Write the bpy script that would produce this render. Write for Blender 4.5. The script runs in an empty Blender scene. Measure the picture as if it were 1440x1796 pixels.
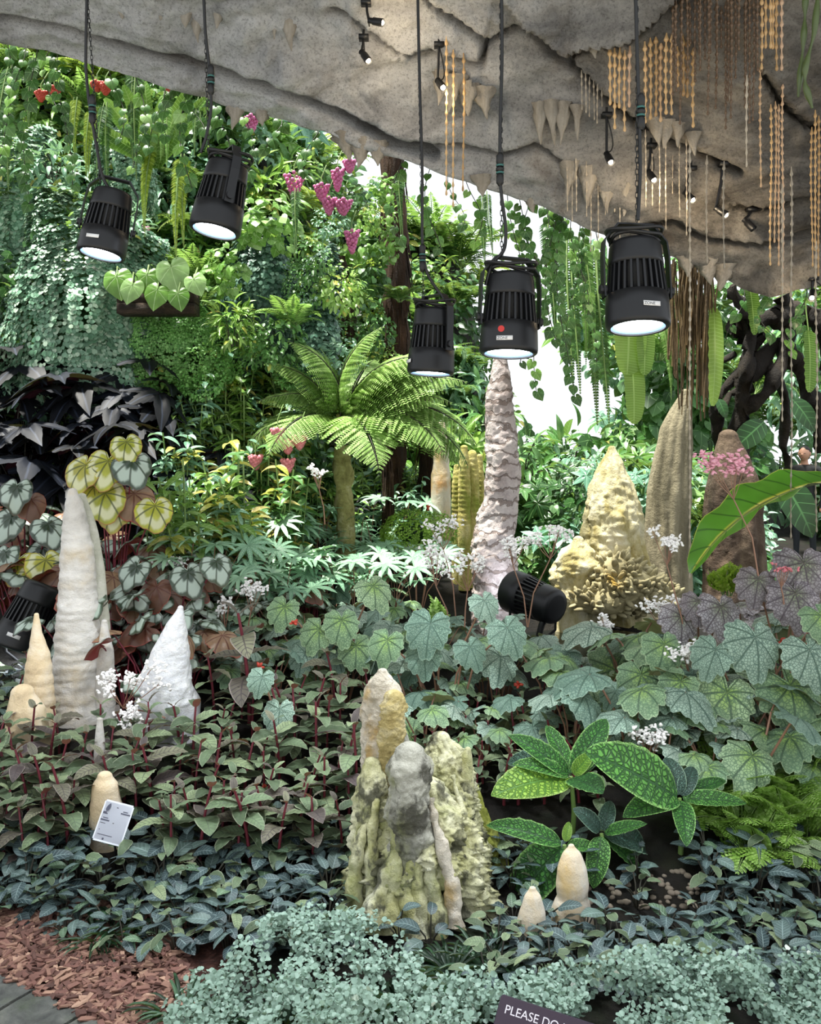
import bpy, math, random
import numpy as np
from mathutils import Vector, Matrix

# ------------------------------------------------------------------ camera, sky, sun, exposure
sc = bpy.context.scene
col = sc.collection
FPX, HZ, CZ = 1600.0, 790.0, 1.55          # focal length (px of a 1440x1796 frame), horizon row, eye height
cam_d = bpy.data.cameras.new('camera')
cam_d.sensor_fit = 'VERTICAL'; cam_d.sensor_height = 36.0
cam_d.lens = FPX / 1796 * 36.0
cam_d.shift_y = -(898 - HZ) / 1796
cam_d.clip_start = 0.05; cam_d.clip_end = 200
cam = bpy.data.objects.new('camera', cam_d); col.objects.link(cam)
cam.location = (0, 0, CZ); cam.rotation_euler = (math.radians(90), 0, 0)
sc.camera = cam

w = bpy.data.worlds.new('sky'); sc.world = w; w.use_nodes = True
wb = w.node_tree.nodes['Background']
wb.inputs['Color'].default_value = (0.91, 0.96, 1.0, 1); wb.inputs['Strength'].default_value = 0.85
sun_d = bpy.data.lights.new('sun', 'SUN'); sun_d.energy = 8.5; sun_d.angle = math.radians(6)
sun_d.color = (1.0, 0.97, 0.88)
sun = bpy.data.objects.new('sun', sun_d); col.objects.link(sun)
sun.rotation_euler = Vector((0.25, 0.02, -0.97)).to_track_quat('-Z', 'Y').to_euler()
sun.location = (-3, -3, 9)
vs = sc.view_settings
vs.view_transform = 'Standard'; vs.look = 'None'; vs.gamma = 1.0; vs.exposure = 0.75
vs.use_curve_mapping = False
sc.cycles.max_bounces = 6; sc.cycles.diffuse_bounces = 3; sc.cycles.glossy_bounces = 2; sc.cycles.transmission_bounces = 3
LAMP_W = 34.0

# ------------------------------------------------------------------ helpers
RN = random.Random(11)
NR = np.random.default_rng(5)
U = RN.uniform
PI = math.pi

def at(px, py, Y):
    return Vector(((px - 720) / FPX * Y, Y, CZ - (py - HZ) / FPX * Y))

def gx(px, Y):
    return (px - 720) / FPX * Y

def C(h, a=1.0):
    r = []
    for i in (0, 2, 4):
        c = int(h[i:i + 2], 16) / 255
        r.append(c / 12.92 if c <= 0.04045 else ((c + 0.055) / 1.055) ** 2.4)
    return (*r, a)

def _hash(i, j, k, s):
    h = (i * 73856093) ^ (j * 19349663) ^ (k * 83492791) ^ (s * 2654435761)
    h &= 0xffffffff
    h = ((h ^ (h >> 13)) * 1274126177) & 0xffffffff
    h = (h ^ (h >> 16)) & 0xffff
    return h / 65535.0

def vn(P, seed=0):
    P = np.asarray(P, float)
    fl = np.floor(P); f = P - fl; f = f * f * (3 - 2 * f)
    i, j, k = fl.astype(np.int64).T
    x, y, z = f.T
    r = 0
    for a in (0, 1):
        for b in (0, 1):
            for c in (0, 1):
                wgt = (x if a else 1 - x) * (y if b else 1 - y) * (z if c else 1 - z)
                r = r + wgt * _hash(i + a, j + b, k + c, seed)
    return r

def fbm(P, octv=4, seed=0):
    P = np.asarray(P, float); r = 0; a = 0.5
    for o in range(octv):
        r = r + a * (vn(P * 2 ** o + 17.3 * o, seed + o) * 2 - 1); a *= 0.5
    return r

class MB:
    """collects shapes, then becomes ONE mesh"""
    def __init__(s):
        s.v = []; s.f = {3: [], 4: []}; s.m = {3: [], 4: []}; s.uv = []; s.r = []; s.n = 0
    def add(s, v, f, uv=None, r=0.0, mi=0):
        v = np.asarray(v, float).reshape(-1, 3); f = np.asarray(f, np.int64)
        s.v.append(v)
        s.uv.append(np.zeros((len(v), 2)) if uv is None else np.asarray(uv, float).reshape(-1, 2))
        s.r.append(np.full(len(v), r) if np.isscalar(r) else np.asarray(r, float).ravel())
        k = f.shape[1]
        s.f[k].append(f + s.n); s.m[k].append(np.full(len(f), mi))
        s.n += len(v)
        return s
    def mesh(s, name, mats, smooth=True):
        me = bpy.data.meshes.new(name)
        v = np.concatenate(s.v); uv = np.concatenate(s.uv); r = np.concatenate(s.r)
        L = []; st = []; mi = []; o = 0
        for k in (3, 4):
            if s.f[k]:
                f = np.concatenate(s.f[k]); L.append(f.ravel())
                st.append(o + np.arange(len(f)) * k); o += f.size; mi.append(np.concatenate(s.m[k]))
        L = np.concatenate(L).astype(np.int32); st = np.concatenate(st).astype(np.int32); mi = np.concatenate(mi).astype(np.int32)
        me.vertices.add(len(v)); me.vertices.foreach_set('co', v.astype(np.float32).ravel())
        me.loops.add(len(L)); me.loops.foreach_set('vertex_index', L)
        me.polygons.add(len(st)); me.polygons.foreach_set('loop_start', st)
        me.polygons.foreach_set('material_index', mi)
        me.polygons.foreach_set('use_smooth', np.full(len(st), bool(smooth)))
        ul = me.uv_layers.new(name='UVMap'); ul.data.foreach_set('uv', uv[L].astype(np.float32).ravel())
        at_ = me.attributes.new('rnd', 'FLOAT', 'POINT'); at_.data.foreach_set('value', r.astype(np.float32))
        for m in (mats if isinstance(mats, (list, tuple)) else [mats]):
            me.materials.append(m)
        me.update(calc_edges=True)
        return me

def link(name, me, parent=None, M=None):
    o = bpy.data.objects.new(name, me); col.objects.link(o)
    if parent is not None:
        o.parent = parent
    if M is not None:
        o.matrix_basis = Matrix([list(map(float, r)) for r in M])
    return o

def tag(o, label=None, cat=None, group=None, kind=None):
    if label: o['label'] = label
    if cat: o['category'] = cat
    if group: o['group'] = group
    if kind: o['kind'] = kind
    return o

def thing(name, label, cat, loc=(0, 0, 0), rotz=0.0, scale=1.0, group=None):
    o = bpy.data.objects.new(name, None); col.objects.link(o)
    o.empty_display_size = 0.05
    o.location = loc; o.rotation_euler = (0, 0, rotz); o.scale = (scale,) * 3
    return tag(o, label, cat, group)

def place(spec, name, label, cat, loc, rotz=0.0, scale=1.0, group=None):
    root = thing(name, label, cat, loc, rotz, scale, group)
    for pn, me, M in spec:
        link(pn, me, root, M)
    return root

def place1(name, me, label, cat, loc, rotz=0.0, scale=1.0, group=None, kind=None):
    o = link(name, me); o.location = loc; o.rotation_euler = (0, 0, rotz)
    o.scale = (scale,) * 3 if np.isscalar(scale) else scale
    return tag(o, label, cat, group, kind)

def nrm(a):
    a = np.asarray(a, float); return a / (np.linalg.norm(a, axis=-1, keepdims=True) + 1e-9)

def frame(p, d, up=(0, 0, 1), s=1.0, sx=None):
    """4x4 with local Y along d and local Z near up"""
    d = nrm(d); x = np.cross(d, up)
    if np.linalg.norm(x) < 1e-4: x = np.cross(d, (1, 0.1, 0))
    x = nrm(x); z = np.cross(x, d)
    M = np.eye(4); M[:3, 0] = x * (s if sx is None else sx); M[:3, 1] = d * s; M[:3, 2] = z * s; M[:3, 3] = p
    return M

def grid_faces(nu, nv, closed=False):
    a = np.arange(nu * nv).reshape(nv, nu)
    if closed:
        b = np.roll(a, -1, 1)
        return np.stack([a[:-1], b[:-1], b[1:], a[1:]], -1).reshape(-1, 4)
    return np.stack([a[:-1, :-1], a[:-1, 1:], a[1:, 1:], a[1:, :-1]], -1).reshape(-1, 4)

def tube(mb, pts, rad, n=6, mi=0, r=0.0, cap=True):
    pts = np.asarray(pts, float); m = len(pts)
    rad = np.full(m, rad) if np.isscalar(rad) else np.asarray(rad, float)
    t = np.gradient(pts, axis=0); t = nrm(t)
    ref = np.array([0.0, 0, 1]) if abs(t[0][2]) < 0.9 else np.array([1.0, 0, 0])
    x = nrm(np.cross(t[0], ref)); V = []
    a = np.arange(n) / n * 2 * PI
    for i in range(m):
        x = nrm(x - t[i] * np.dot(x, t[i])); y = np.cross(t[i], x)
        V.append(pts[i] + rad[i] * (np.cos(a)[:, None] * x + np.sin(a)[:, None] * y))
    V = np.concatenate(V)
    uv = np.stack([np.tile(np.arange(n) / n, m), np.repeat(np.linspace(0, 1, m), n)], -1)
    mb.add(V, grid_faces(n, m, True), uv, r, mi)
    if cap:
        for k, fl in ((0, True), (m - 1, False)):
            ring = V[k * n:(k + 1) * n]; c = ring.mean(0)
            vv = np.vstack([ring, c]); i = np.arange(n); j = (i + 1) % n
            f = np.stack([j, i, np.full(n, n)], -1) if fl else np.stack([i, j, np.full(n, n)], -1)
            mb.add(vv, f, None, r, mi)
    return mb

def box(mb, c, s, M=None, mi=0, r=0.0):
    v = np.array([[x, y, z] for x in (-.5, .5) for y in (-.5, .5) for z in (-.5, .5)]) * s + np.asarray(c)
    if M is not None: v = v @ M[:3, :3].T + M[:3, 3]
    f = [[0, 1, 3, 2], [4, 6, 7, 5], [0, 4, 5, 1], [2, 3, 7, 6], [0, 2, 6, 4], [1, 5, 7, 3]]
    return mb.add(v, f, None, r, mi)

def lathe(mb, prof, n=32, mi=0, M=None, r=0.0):
    """prof: (radius, z) list"""
    a = np.arange(n) / n * 2 * PI; V = []
    for rr, z in prof:
        V.append(np.stack([rr * np.cos(a), rr * np.sin(a), np.full(n, z)], -1))
    V = np.concatenate(V)
    if M is not None: V = V @ M[:3, :3].T + M[:3, 3]
    return mb.add(V, grid_faces(n, len(prof), True), None, r, mi)

def ball(mb, c, rx, ry=None, rz=None, nu=10, nv=7, mi=0, r=0.0, M=None):
    ry = rx if ry is None else ry; rz = rx if rz is None else rz
    th = np.linspace(0.02, PI - 0.02, nv); a = np.arange(nu) / nu * 2 * PI
    V = np.stack([np.outer(np.sin(th), np.cos(a)) * rx, np.outer(np.sin(th), np.sin(a)) * ry,
                  np.outer(np.cos(th), np.ones(nu)) * rz], -1).reshape(-1, 3)
    if M is not None: V = V @ M[:3, :3].T
    return mb.add(V + np.asarray(c), grid_faces(nu, nv, True)[:, ::-1], None, r, mi)

# ------------------------------------------------------------------ leaf templates: unit length along +Y, face +Z
def ovate(W=.45, nl=8, nw=4, tip=.9, base=.55, fold=.18, droop=.6, wave=0.0, nwv=5, arch=0.0):
    v = np.linspace(0, 1, nl + 1); u = np.linspace(-1, 1, nw + 1)
    p = (v + .004) ** base * (1.004 - v) ** tip; p = p / p.max() * W / 2
    a = arch - droop * v ** 1.3; dl = 1 / nl
    y = np.concatenate([[0], np.cumsum(np.cos(a[:-1]) * dl)]); z = np.concatenate([[0], np.cumsum(np.sin(a[:-1]) * dl)])
    uu, vv = np.meshgrid(u, v); ii = np.arange(nl + 1)[:, None] + 0 * uu.astype(int)
    X = uu * p[ii]
    off = fold * np.abs(uu) * p[ii] + wave * np.sin(vv * nwv * 2 * PI + (uu > 0) * 1.3) * np.abs(uu) * np.sin(PI * vv)
    Yp = y[ii] - off * np.sin(a[ii]); Z = z[ii] + off * np.cos(a[ii])
    return np.stack([X, Yp, Z], -1).reshape(-1, 3), grid_faces(nw + 1, nl + 1), np.stack([uu * .5 + .5, vv], -1).reshape(-1, 2)

def heart_r(phi, tipk=.28, sin_=.85, scal=0, ns=18, lobes=0, nl=5, asym=.0):
    ap = np.abs(phi)
    r = .40 + .10 * np.cos(phi) + tipk * np.exp(-(phi / .28) ** 2) * .55
    r = r * (1 - sin_ * np.exp(-((PI - ap) / .28) ** 2))
    r = r * (1 + .12 * np.exp(-((ap - 2.3) / .5) ** 2))
    if scal: r = r * (1 + scal * (np.abs(np.sin(phi * ns / 2)) - .6))
    if lobes: r = r * (1 - lobes * (np.abs(np.cos(phi * nl / 2)) < 1) * (1 - np.abs(np.cos(phi * nl / 2)) ** .8))
    return r * (1 + asym * np.sin(phi))

def polar(rf, nr=4, nt=36, cup=.12, wave=.04, nw=6, droop=.15, seed=0):
    th = np.linspace(0, 2 * PI, nt + 1); phi = th - PI
    rr = rf(phi); q = np.linspace(0, 1, nr + 1) ** .85
    Q, T = np.meshgrid(q, th, indexing='ij'); RR = rr[None, :] * Q
    P = T - PI
    x = RR * np.sin(P); y = RR * np.cos(P)
    z = -cup * RR ** 2 * 2 + wave * np.cos(nw * P + seed) * RR ** 1.5 * 1.6 - droop * np.maximum(y, 0) ** 2
    z = z + .035 * (1 - np.abs(np.cos(P * 3.5))) * np.sin(Q * PI)
    f = grid_faces(nt + 1, nr + 1)[:, ::-1][:, ::-1]
    return np.stack([x, y, z], -1).reshape(-1, 3), f, np.stack([T / (2 * PI), Q], -1).reshape(-1, 2)

def cut_r(phi, n=7, deep=.7, k=.8, tips=1.0):
    """deeply cut palmate outline; lobe tips spread over the front 300 degrees"""
    s = (phi / (PI * .86) * .5 + .5) * (n - 1)
    d = np.abs(s - np.round(s)) * 2
    r = (.56 - .08 * np.abs(phi) / PI * 2) * (1 - deep * d ** k)
    r = np.where(np.abs(phi) > PI * .93, .06, r)
    return r * (1 + .06 * np.sin(phi * 41))

# small templates for dense masses (few triangles)
T_DIA = (np.array([[0, 0, 0], [-.5, .45, .08], [0, 1, -.08], [.5, .45, .08]]), np.array([[0, 1, 2, 3]][:1]), np.array([[.5, 0], [0, .5], [.5, 1], [1, .5]]))
T_DIA = (T_DIA[0], np.array([[0, 3, 2, 1]]), T_DIA[2])
T_OV = ovate(1.0, 4, 2, .8, .5, .12, .5)
T_OV6 = ovate(1.0, 6, 2, 1.0, .55, .15, .8)
_a = np.arange(6) / 6 * 2 * PI
T_RND = (np.vstack([np.stack([.5 * np.sin(_a), .5 - .5 * np.cos(_a), .10 * np.cos(2 * _a)], -1), [[0, .5, -.05]]]),
         np.array([[i, (i + 1) % 6, 6] for i in range(6)])[:, ::-1], np.vstack([np.stack([.5 + .5 * np.sin(_a), .5 - .5 * np.cos(_a)], -1), [[.5, .5]]]))
T_HEART = polar(lambda p: heart_r(p), 1, 12, .2, .03)
T_LOBE = polar(lambda p: cut_r(p, 7, .6), 2, 42, .2, .03)

def scatter(mb, T, pos, d, nor, L, W=None, r=None, mi=0):
    tv, tf, tuv = T
    pos = np.asarray(pos, float); d = nrm(d); n = len(pos)
    if n == 0: return
    x = nrm(np.cross(d, nor)); z = np.cross(x, d)
    L = np.broadcast_to(np.asarray(L, float), (n,)); W = L if W is None else np.broadcast_to(np.asarray(W, float), (n,))
    V = (pos[:, None] + tv[None, :, 0, None] * W[:, None, None] * x[:, None] + tv[None, :, 1, None] * L[:, None, None] * d[:, None]
         + tv[None, :, 2, None] * L[:, None, None] * z[:, None])
    k = len(tv); Fc = (tf[None] + (np.arange(n) * k)[:, None, None]).reshape(-1, tf.shape[1])
    rr = NR.random(n) if r is None else np.broadcast_to(r, (n,))
    mb.add(V.reshape(-1, 3), Fc, np.tile(tuv, (n, 1)), np.repeat(rr, k), mi)

def single(T, name, mat):
    mb = MB(); mb.add(*T[:2], T[2], .5); return mb.mesh(name, mat)

# ------------------------------------------------------------------ materials
class NT:
    def __init__(s, name):
        s.mat = bpy.data.materials.new(name); s.mat.use_nodes = True
        s.t = s.mat.node_tree; s.t.nodes.clear(); s.out = s.t.nodes.new('ShaderNodeOutputMaterial')
    def n(s, typ, ins=None, **kw):
        nd = s.t.nodes.new('ShaderNode' + typ)
        for k, v in kw.items(): setattr(nd, k, v)
        for k, v in (ins or {}).items():
            if isinstance(v, bpy.types.NodeSocket): s.t.links.new(v, nd.inputs[k])
            elif isinstance(v, bpy.types.Node): s.t.links.new(v.outputs[0], nd.inputs[k])
            else: nd.inputs[k].default_value = v
        return nd
    def m(s, op, a, b=0.0, c=None, clamp=False):
        ins = {0: a, 1: b}
        if c is not None: ins[2] = c
        return s.n('Math', ins, operation=op, use_clamp=clamp).outputs[0]
    def mix(s, f, a, b, blend='MIX'):
        nd = s.n('Mix', {0: f, 6: a, 7: b}, data_type='RGBA', blend_type=blend); return nd.outputs[2]
    def ramp(s, f, stops):
        nd = s.n('ValToRGB', {0: f}); cr = nd.color_ramp
        while len(cr.elements) < len(stops): cr.elements.new(.5)
        for e, (p, c) in zip(cr.elements, stops): e.position = p; e.color = c
        return nd.outputs[0]
    def step(s, x, lo, hi):
        nd = s.n('MapRange', {0: x, 1: lo, 2: hi, 3: 0.0, 4: 1.0}, interpolation_type='SMOOTHSTEP'); return nd.outputs[0]
    def done(s, shader):
        s.t.links.new(shader.outputs[0] if isinstance(shader, bpy.types.Node) else shader, s.out.inputs[0]); return s.mat

def plain(name, c, rough=.5, metal=0.0, spec=.5, emit=None, es=0.0, nz=0.0, scale=30):
    k = NT(name)
    colr = C(c) if isinstance(c, str) else c
    ins = {'Base Color': colr, 'Roughness': rough, 'Metallic': metal, 'Specular IOR Level': spec}
    if nz:
        tc = k.n('TexCoord'); no = k.n('TexNoise', {'Vector': tc.outputs['Object'], 'Scale': scale, 'Detail': 4.0})
        ins['Base Color'] = k.mix(no.outputs[0], tuple(x * (1 - nz) for x in colr[:3]) + (1,), tuple(min(1, x * (1 + nz)) for x in colr[:3]) + (1,))
    if emit: ins['Emission Color'] = C(emit); ins['Emission Strength'] = es
    return k.done(k.n('BsdfPrincipled', ins))

def leafmat(name, c1, c2, c3=None, vein=None, kind='ov', nv=8, slant=.9, vw=.10, net=0.0, netc=None, edge=None, edgew=.1,
            band=None, center=None, under=None, rough=.45, tr=.25, spec=.4, bump=0.0, sp=0.0, spc=None):
    k = NT(name)
    oi = k.n('ObjectInfo'); rn = k.n('Attribute', attribute_name='rnd')
    f = k.m('FRACT', k.m('ADD', oi.outputs['Random'], rn.outputs['Fac']))
    stops = [(0.0, C(c1)), (.6, C(c2)), (1.0, C(c3 or c2))]
    base = k.ramp(f, stops)
    uv = k.n('UVMap'); sx = k.n('SeparateXYZ', {0: uv.outputs[0]})
    u, v = sx.outputs[0], sx.outputs[1]
    tc = k.n('TexCoord')
    no = k.n('TexNoise', {'Vector': tc.outputs['Object'], 'Scale': 3.0, 'Detail': 3.0})
    base = k.mix(k.step(no.outputs[0], .35, .7), k.mix(.35, base, (0, 0, 0, 1)), base)
    h = None
    if kind == 'ov':
        au = k.m('MULTIPLY', k.m('ABSOLUTE', k.m('SUBTRACT', u, .5)), 2.0)
        rim = k.step(au, 1 - edgew * 1.6, 1.0)
        mid = k.m('SUBTRACT', 1.0, k.step(au, .03, .09))
        lat = k.m('ABSOLUTE', k.m('SUBTRACT', k.m('FRACT', k.m('SUBTRACT', k.m('MULTIPLY', v, float(nv)), k.m('MULTIPLY', au, slant))), .5))
        ve = k.m('MAXIMUM', mid, k.m('SUBTRACT', 1.0, k.step(lat, vw * .5, vw * 1.5)))
        qq = au
    else:
        rr = k.m('ABSOLUTE', k.m('SUBTRACT', k.m('FRACT', k.m('MULTIPLY', u, float(nv))), .5))
        wdt = k.m('MULTIPLY', rr, k.m('ADD', v, .08))
        ve = k.m('SUBTRACT', 1.0, k.step(wdt, vw * .18, vw * .6))
        rim = k.step(v, 1 - edgew, 1.0)
        qq = v
    if band:      # contrasting zone between the main veins (u/v pattern of variegated leaves)
        lo, hi, bc = band
        bz = k.m('ADD', qq, k.m('MULTIPLY', k.m('SUBTRACT', no.outputs[0], .5), .3))
        if kind == 'pol': bz = k.m('ADD', bz, k.m('MULTIPLY', rr, -.18))
        base = k.mix(k.m('MULTIPLY', k.step(bz, lo, lo + .16), k.m('SUBTRACT', 1.0, k.step(bz, hi, hi + .12))), base, C(bc))
    if center:
        base = k.mix(k.m('SUBTRACT', 1.0, k.step(qq, .0, .75)), base, C(center))
    if net:
        vo = k.n('TexVoronoi', {'Vector': tc.outputs['Object'], 'Scale': net}, feature='DISTANCE_TO_EDGE')
        ne = k.m('SUBTRACT', 1.0, k.step(vo.outputs['Distance'], .02, .16))
        base = k.mix(k.m('MULTIPLY', ne, .8), base, C(netc or vein))
        h = ne
    if sp:
        vo2 = k.n('TexNoise', {'Vector': tc.outputs['Object'], 'Scale': sp, 'Detail': 2.0})
        base = k.mix(k.step(vo2.outputs[0], .56, .66), base, C(spc))
    if vein: base = k.mix(k.m('MULTIPLY', ve, .85), base, C(vein))
    if edge: base = k.mix(k.m('MULTIPLY', rim, .8), base, C(edge))
    if under:
        ge = k.n('NewGeometry'); base = k.mix(ge.outputs['Backfacing'], base, C(under))
    ins = {'Base Color': base, 'Roughness': rough, 'Specular IOR Level': spec}
    if bump:
        hh = k.m('MAXIMUM', ve, h) if h is not None else ve
        bp = k.n('Bump', {'Strength': bump, 'Distance': .01, 'Height': k.m('SUBTRACT', 1.0, hh)}); ins['Normal'] = bp.outputs[0]
    bs = k.n('BsdfPrincipled', ins)
    if tr:
        tl = k.n('BsdfTranslucent', {'Color': k.mix(.25, base, (.55, .75, .12, 1))})
        bs = k.n('MixShader', {0: tr, 1: bs, 2: tl})
    return k.done(bs)

def stone(name, stops, scale=4.0, zs=.5, bump=.5, bscale=40, stain=None, stain2=None, rough=.8, sss=0.0, crack=None, ring=None):
    k = NT(name); tc = k.n('TexCoord')
    mp = k.n('Mapping', {0: tc.outputs['Object'], 3: (1, 1, zs)})
    n1 = k.n('TexNoise', {'Vector': mp.outputs[0], 'Scale': scale, 'Detail': 8.0, 'Roughness': .65, 'Distortion': .4})
    b = k.ramp(n1.outputs[0], [(p, C(c)) for p, c in stops])
    for i, stn in enumerate((stain, stain2)):
        if stn:
            c_, s_, lo, hi = stn
            n2 = k.n('TexNoise', {'Vector': k.n('Mapping', {0: mp.outputs[0], 1: (i * 7.3, 3.1, 1.7)}).outputs[0], 'Scale': s_, 'Detail': 5.0, 'Roughness': .6})
            b = k.mix(k.m('MULTIPLY', k.step(n2.outputs[0], lo, hi), .85), b, C(c_))
    n3 = k.n('TexNoise', {'Vector': tc.outputs['Object'], 'Scale': bscale, 'Detail': 6.0, 'Roughness': .7})
    h = n3.outputs[0]
    if crack:
        cc, cs, cw = crack
        wv = k.n('TexNoise', {'Vector': tc.outputs['Object'], 'Scale': cs * .8, 'Detail': 3.0})
        vo = k.n('TexVoronoi', {'Vector': k.mix(.25, mp.outputs[0], wv.outputs[1]), 'Scale': cs}, feature='DISTANCE_TO_EDGE')
        ck = k.m('SUBTRACT', 1.0, k.step(vo.outputs['Distance'], 0.0, cw))
        b = k.mix(k.m('MULTIPLY', ck, .8), b, C(cc)); h = k.m('SUBTRACT', h, k.m('MULTIPLY', ck, .6))
    if ring:
        rc, rs = ring
        wv = k.n('TexWave', {'Vector': tc.outputs['Object'], 'Scale': rs, 'Distortion': 9.0, 'Detail': 4.0, 'Detail Scale': 2.5}, wave_type='BANDS', bands_direction='Z')
        rg = k.step(wv.outputs[1], .78, .95)
        b = k.mix(k.m('MULTIPLY', rg, .7), b, C(rc)); h = k.m('SUBTRACT', h, k.m('MULTIPLY', rg, .5))
    bp = k.n('Bump', {'Strength': bump, 'Distance': .02, 'Height': h})
    ins = {'Base Color': b, 'Roughness': rough, 'Normal': bp.outputs[0], 'Specular IOR Level': .3}
    if sss: ins['Subsurface Weight'] = sss; ins['Subsurface Radius'] = (.05, .04, .025); ins['Subsurface Scale'] = .5
    return k.done(k.n('BsdfPrincipled', ins))

# ------------------------------------------------------------------ ground
PL = ([-8, 3.0, 3.3, 3.9, 4.5, 5.2, 6.0, 6.5, 6.9, 7.3, 7.6, 8.0, 9.0, 40], [0, 0, .10, .30, .50, .75, 1.10, 1.5, 2.2, 3.3, 4.3, 5.2, 5.8, 6])
PC = ([-8, 3.0, 3.3, 4.2, 5.0, 6.2, 7.0, 7.8, 8.5, 9.5, 10.5, 40], [0, 0, .08, .30, .40, .50, .75, 1.2, 1.9, 3.2, 4.2, 4.6])
PR = ([-8, 3.0, 3.3, 4.2, 5.0, 6.2, 7.0, 9.0, 13, 15, 17, 40], [0, 0, .08, .30, .38, .40, .30, .15, .05, .2, .8, 1.2])
POOL = (1.05, 5.45, .62, .62, .375)         # centre x, y, half sizes, water level

def sstep(x, a, b):
    t = np.clip((np.asarray(x, float) - a) / (b - a), 0, 1); return t * t * (3 - 2 * t)

def G(x, y):
    x = np.asarray(x, float); y = np.asarray(y, float)
    l, c, r = (np.interp(y, *p) for p in (PL, PC, PR))
    a = sstep(x, -1.6, -.4); b = sstep(x, .4, 1.4)
    z = (l * (1 - a) + c * a) * (1 - b) + r * b
    d = np.sqrt(((x - POOL[0]) / POOL[2]) ** 2 + ((y - POOL[1]) / POOL[3]) ** 2)
    return z - .12 * (1 - sstep(d, .75, 1.1))

def gp(px, Y, dz=0.0):
    x = gx(px, Y); return Vector((x, Y, float(G(x, Y)) + dz))

m_soil = stone('dark_soil', [(.3, '0a0907'), (.5, '15120d'), (.7, '211c13')], 9, 1, 1.0, 60, stain=('1c2a10', 3, .5, .7))
m_pave = stone('grey_paving', [(.3, '8f8b84'), (.7, 'b5b0a7')], 3, 1, .3, 60)  # toned pale to bounce more light onto the ceiling
ys = np.concatenate([np.linspace(2.1, 6, 70), np.linspace(6.05, 9, 80), np.linspace(9.2, 26, 50)])
xs = np.linspace(-9, 14, 170)
XX, YY = np.meshgrid(xs, ys)
P = np.stack([XX, YY, G(XX, YY)], -1).reshape(-1, 3)
P[:, 2] += fbm(P * 2.2, 4, 3) * .10 * sstep(P[:, 1], 3.0, 3.6)
wallm = sstep(P[:, 1], 6.3, 7.2)
P[:, 1] += fbm(P * 1.3, 3, 9) * .5 * wallm
mb = MB(); mb.add(P, grid_faces(len(xs), len(ys)))
tag(link('ground', mb.mesh('ground', m_soil)), 'dark soil bank rising behind the planted bed', kind='structure')
mb = MB(); box(mb, (2, -3.2, -.06), (24, 10.8, .1))  # unseen floor, added to block sky light from below and bounce light up
tag(link('floor', mb.mesh('floor', m_pave)), 'unseen grey visitor path in front of the bed, added for bounce light', kind='structure')
m_water = plain('pool_water', '0a100c', .04, 0, .6)
mb = MB(); a = np.arange(40) / 40 * 2 * PI
rad = 1.02 + .12 * np.sin(a * 3 + 1) + .06 * np.sin(a * 7)
V = np.stack([POOL[0] + POOL[2] * rad * np.cos(a), POOL[1] + POOL[3] * rad * np.sin(a), np.full(40, POOL[4])], -1)
mb.add(np.vstack([V, [[POOL[0], POOL[1], POOL[4]]]]), [[i, (i + 1) % 40, 40] for i in range(40)])
tag(link('water', mb.mesh('water', m_water)), 'small dark still pool between the stalagmites', kind='structure')

# ------------------------------------------------------------------ rock ceiling
EDGE = ([-700, -300, 0, 100, 200, 300, 370, 420, 500, 560, 620, 700, 745, 780, 840, 900, 960, 1010, 1080, 1150, 1200, 1240, 1300, 1350, 1440, 1700, 2100],
        [-140, -20, 70, 95, 125, 150, 170, 190, 210, 232, 262, 275, 290, 305, 328, 345, 362, 390, 420, 440, 455, 470, 505, 520, 500, 520, 640])
YE, YN, ZT = 5.0, 1.9, 4.7

def ceil_base(x, y):
    px = 720 + np.asarray(x) / YE * FPX
    ze = CZ + (HZ - np.interp(px, *EDGE)) / FPX * YE
    t = np.clip((YE - np.asarray(y)) / (YE - YN), 0, 1)
    zt = np.maximum(ZT, ze + .9)
    return ze + (zt - ze) * (1 - (1 - t) ** 2.6)

def ceil_hit(px, py):
    Y = np.linspace(5.0, 2.0, 400); x = gx(px, Y); z = CZ - (py - HZ) / FPX * Y
    ok = np.where(z <= ceil_base(x, Y))[0]
    i = ok[0] if len(ok) else 0
    return Vector((x[i], Y[i], float(ceil_base(x[i], Y[i]))))

CRACKS = [  # polyline on the rock (as seen), groove depth, ledge height on its upper side
    ([(-200, -20), (0, 24), (60, 38), (130, 52), (165, 65), (250, 85), (330, 105), (420, 130), (500, 153), (560, 182), (620, 215), (690, 250), (760, 272)], .15, .015),
    ([(570, 26), (600, 38), (640, 68), (700, 105), (745, 108)], .035, .015),
    ([(735, -20), (755, 10), (800, 42), (858, 82), (880, 66), (905, 55), (930, 58)], .06, .035),
    ([(930, 58), (960, 85), (1000, 118), (1030, 148), (1060, 178), (1100, 212), (1140, 240), (1200, 262), (1300, 300)], .07, .03),
    ([(930, 58), (960, 92), (990, 107), (1020, 92), (1060, 86), (1105, 76), (1145, 42), (1185, 0), (1200, -30)], .03, .12),
    ([(715, 108), (755, 95), (800, 112), (842, 120), (850, 80)], .06, .05),
    ([(1340, 135), (1368, 178), (1395, 208), (1440, 232), (1520, 240)], .07, .03),
    ([(1290, 362), (1330, 368), (1390, 350), (1440, 330), (1520, 320)], .05, .06),
    ([(730, 250), (800, 262), (880, 277), (940, 256), (1010, 300)], .03, .02),
    ([(1080, 400), (1180, 385), (1240, 420), (1330, 430), (1440, 400)], .03, .02),
    ([(560, 230), (640, 268), (760, 305), (900, 350), (1010, 395)], .02, .05)]
nx, ny = 560, 190
gxs = np.concatenate([np.linspace(-5.2, -2.62, 40), np.linspace(-2.6, 2.6, 490), np.linspace(2.64, 4.4, 30)]); gys = YE - (YE - YN) * np.linspace(0, 1, ny) ** 1.25
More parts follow.
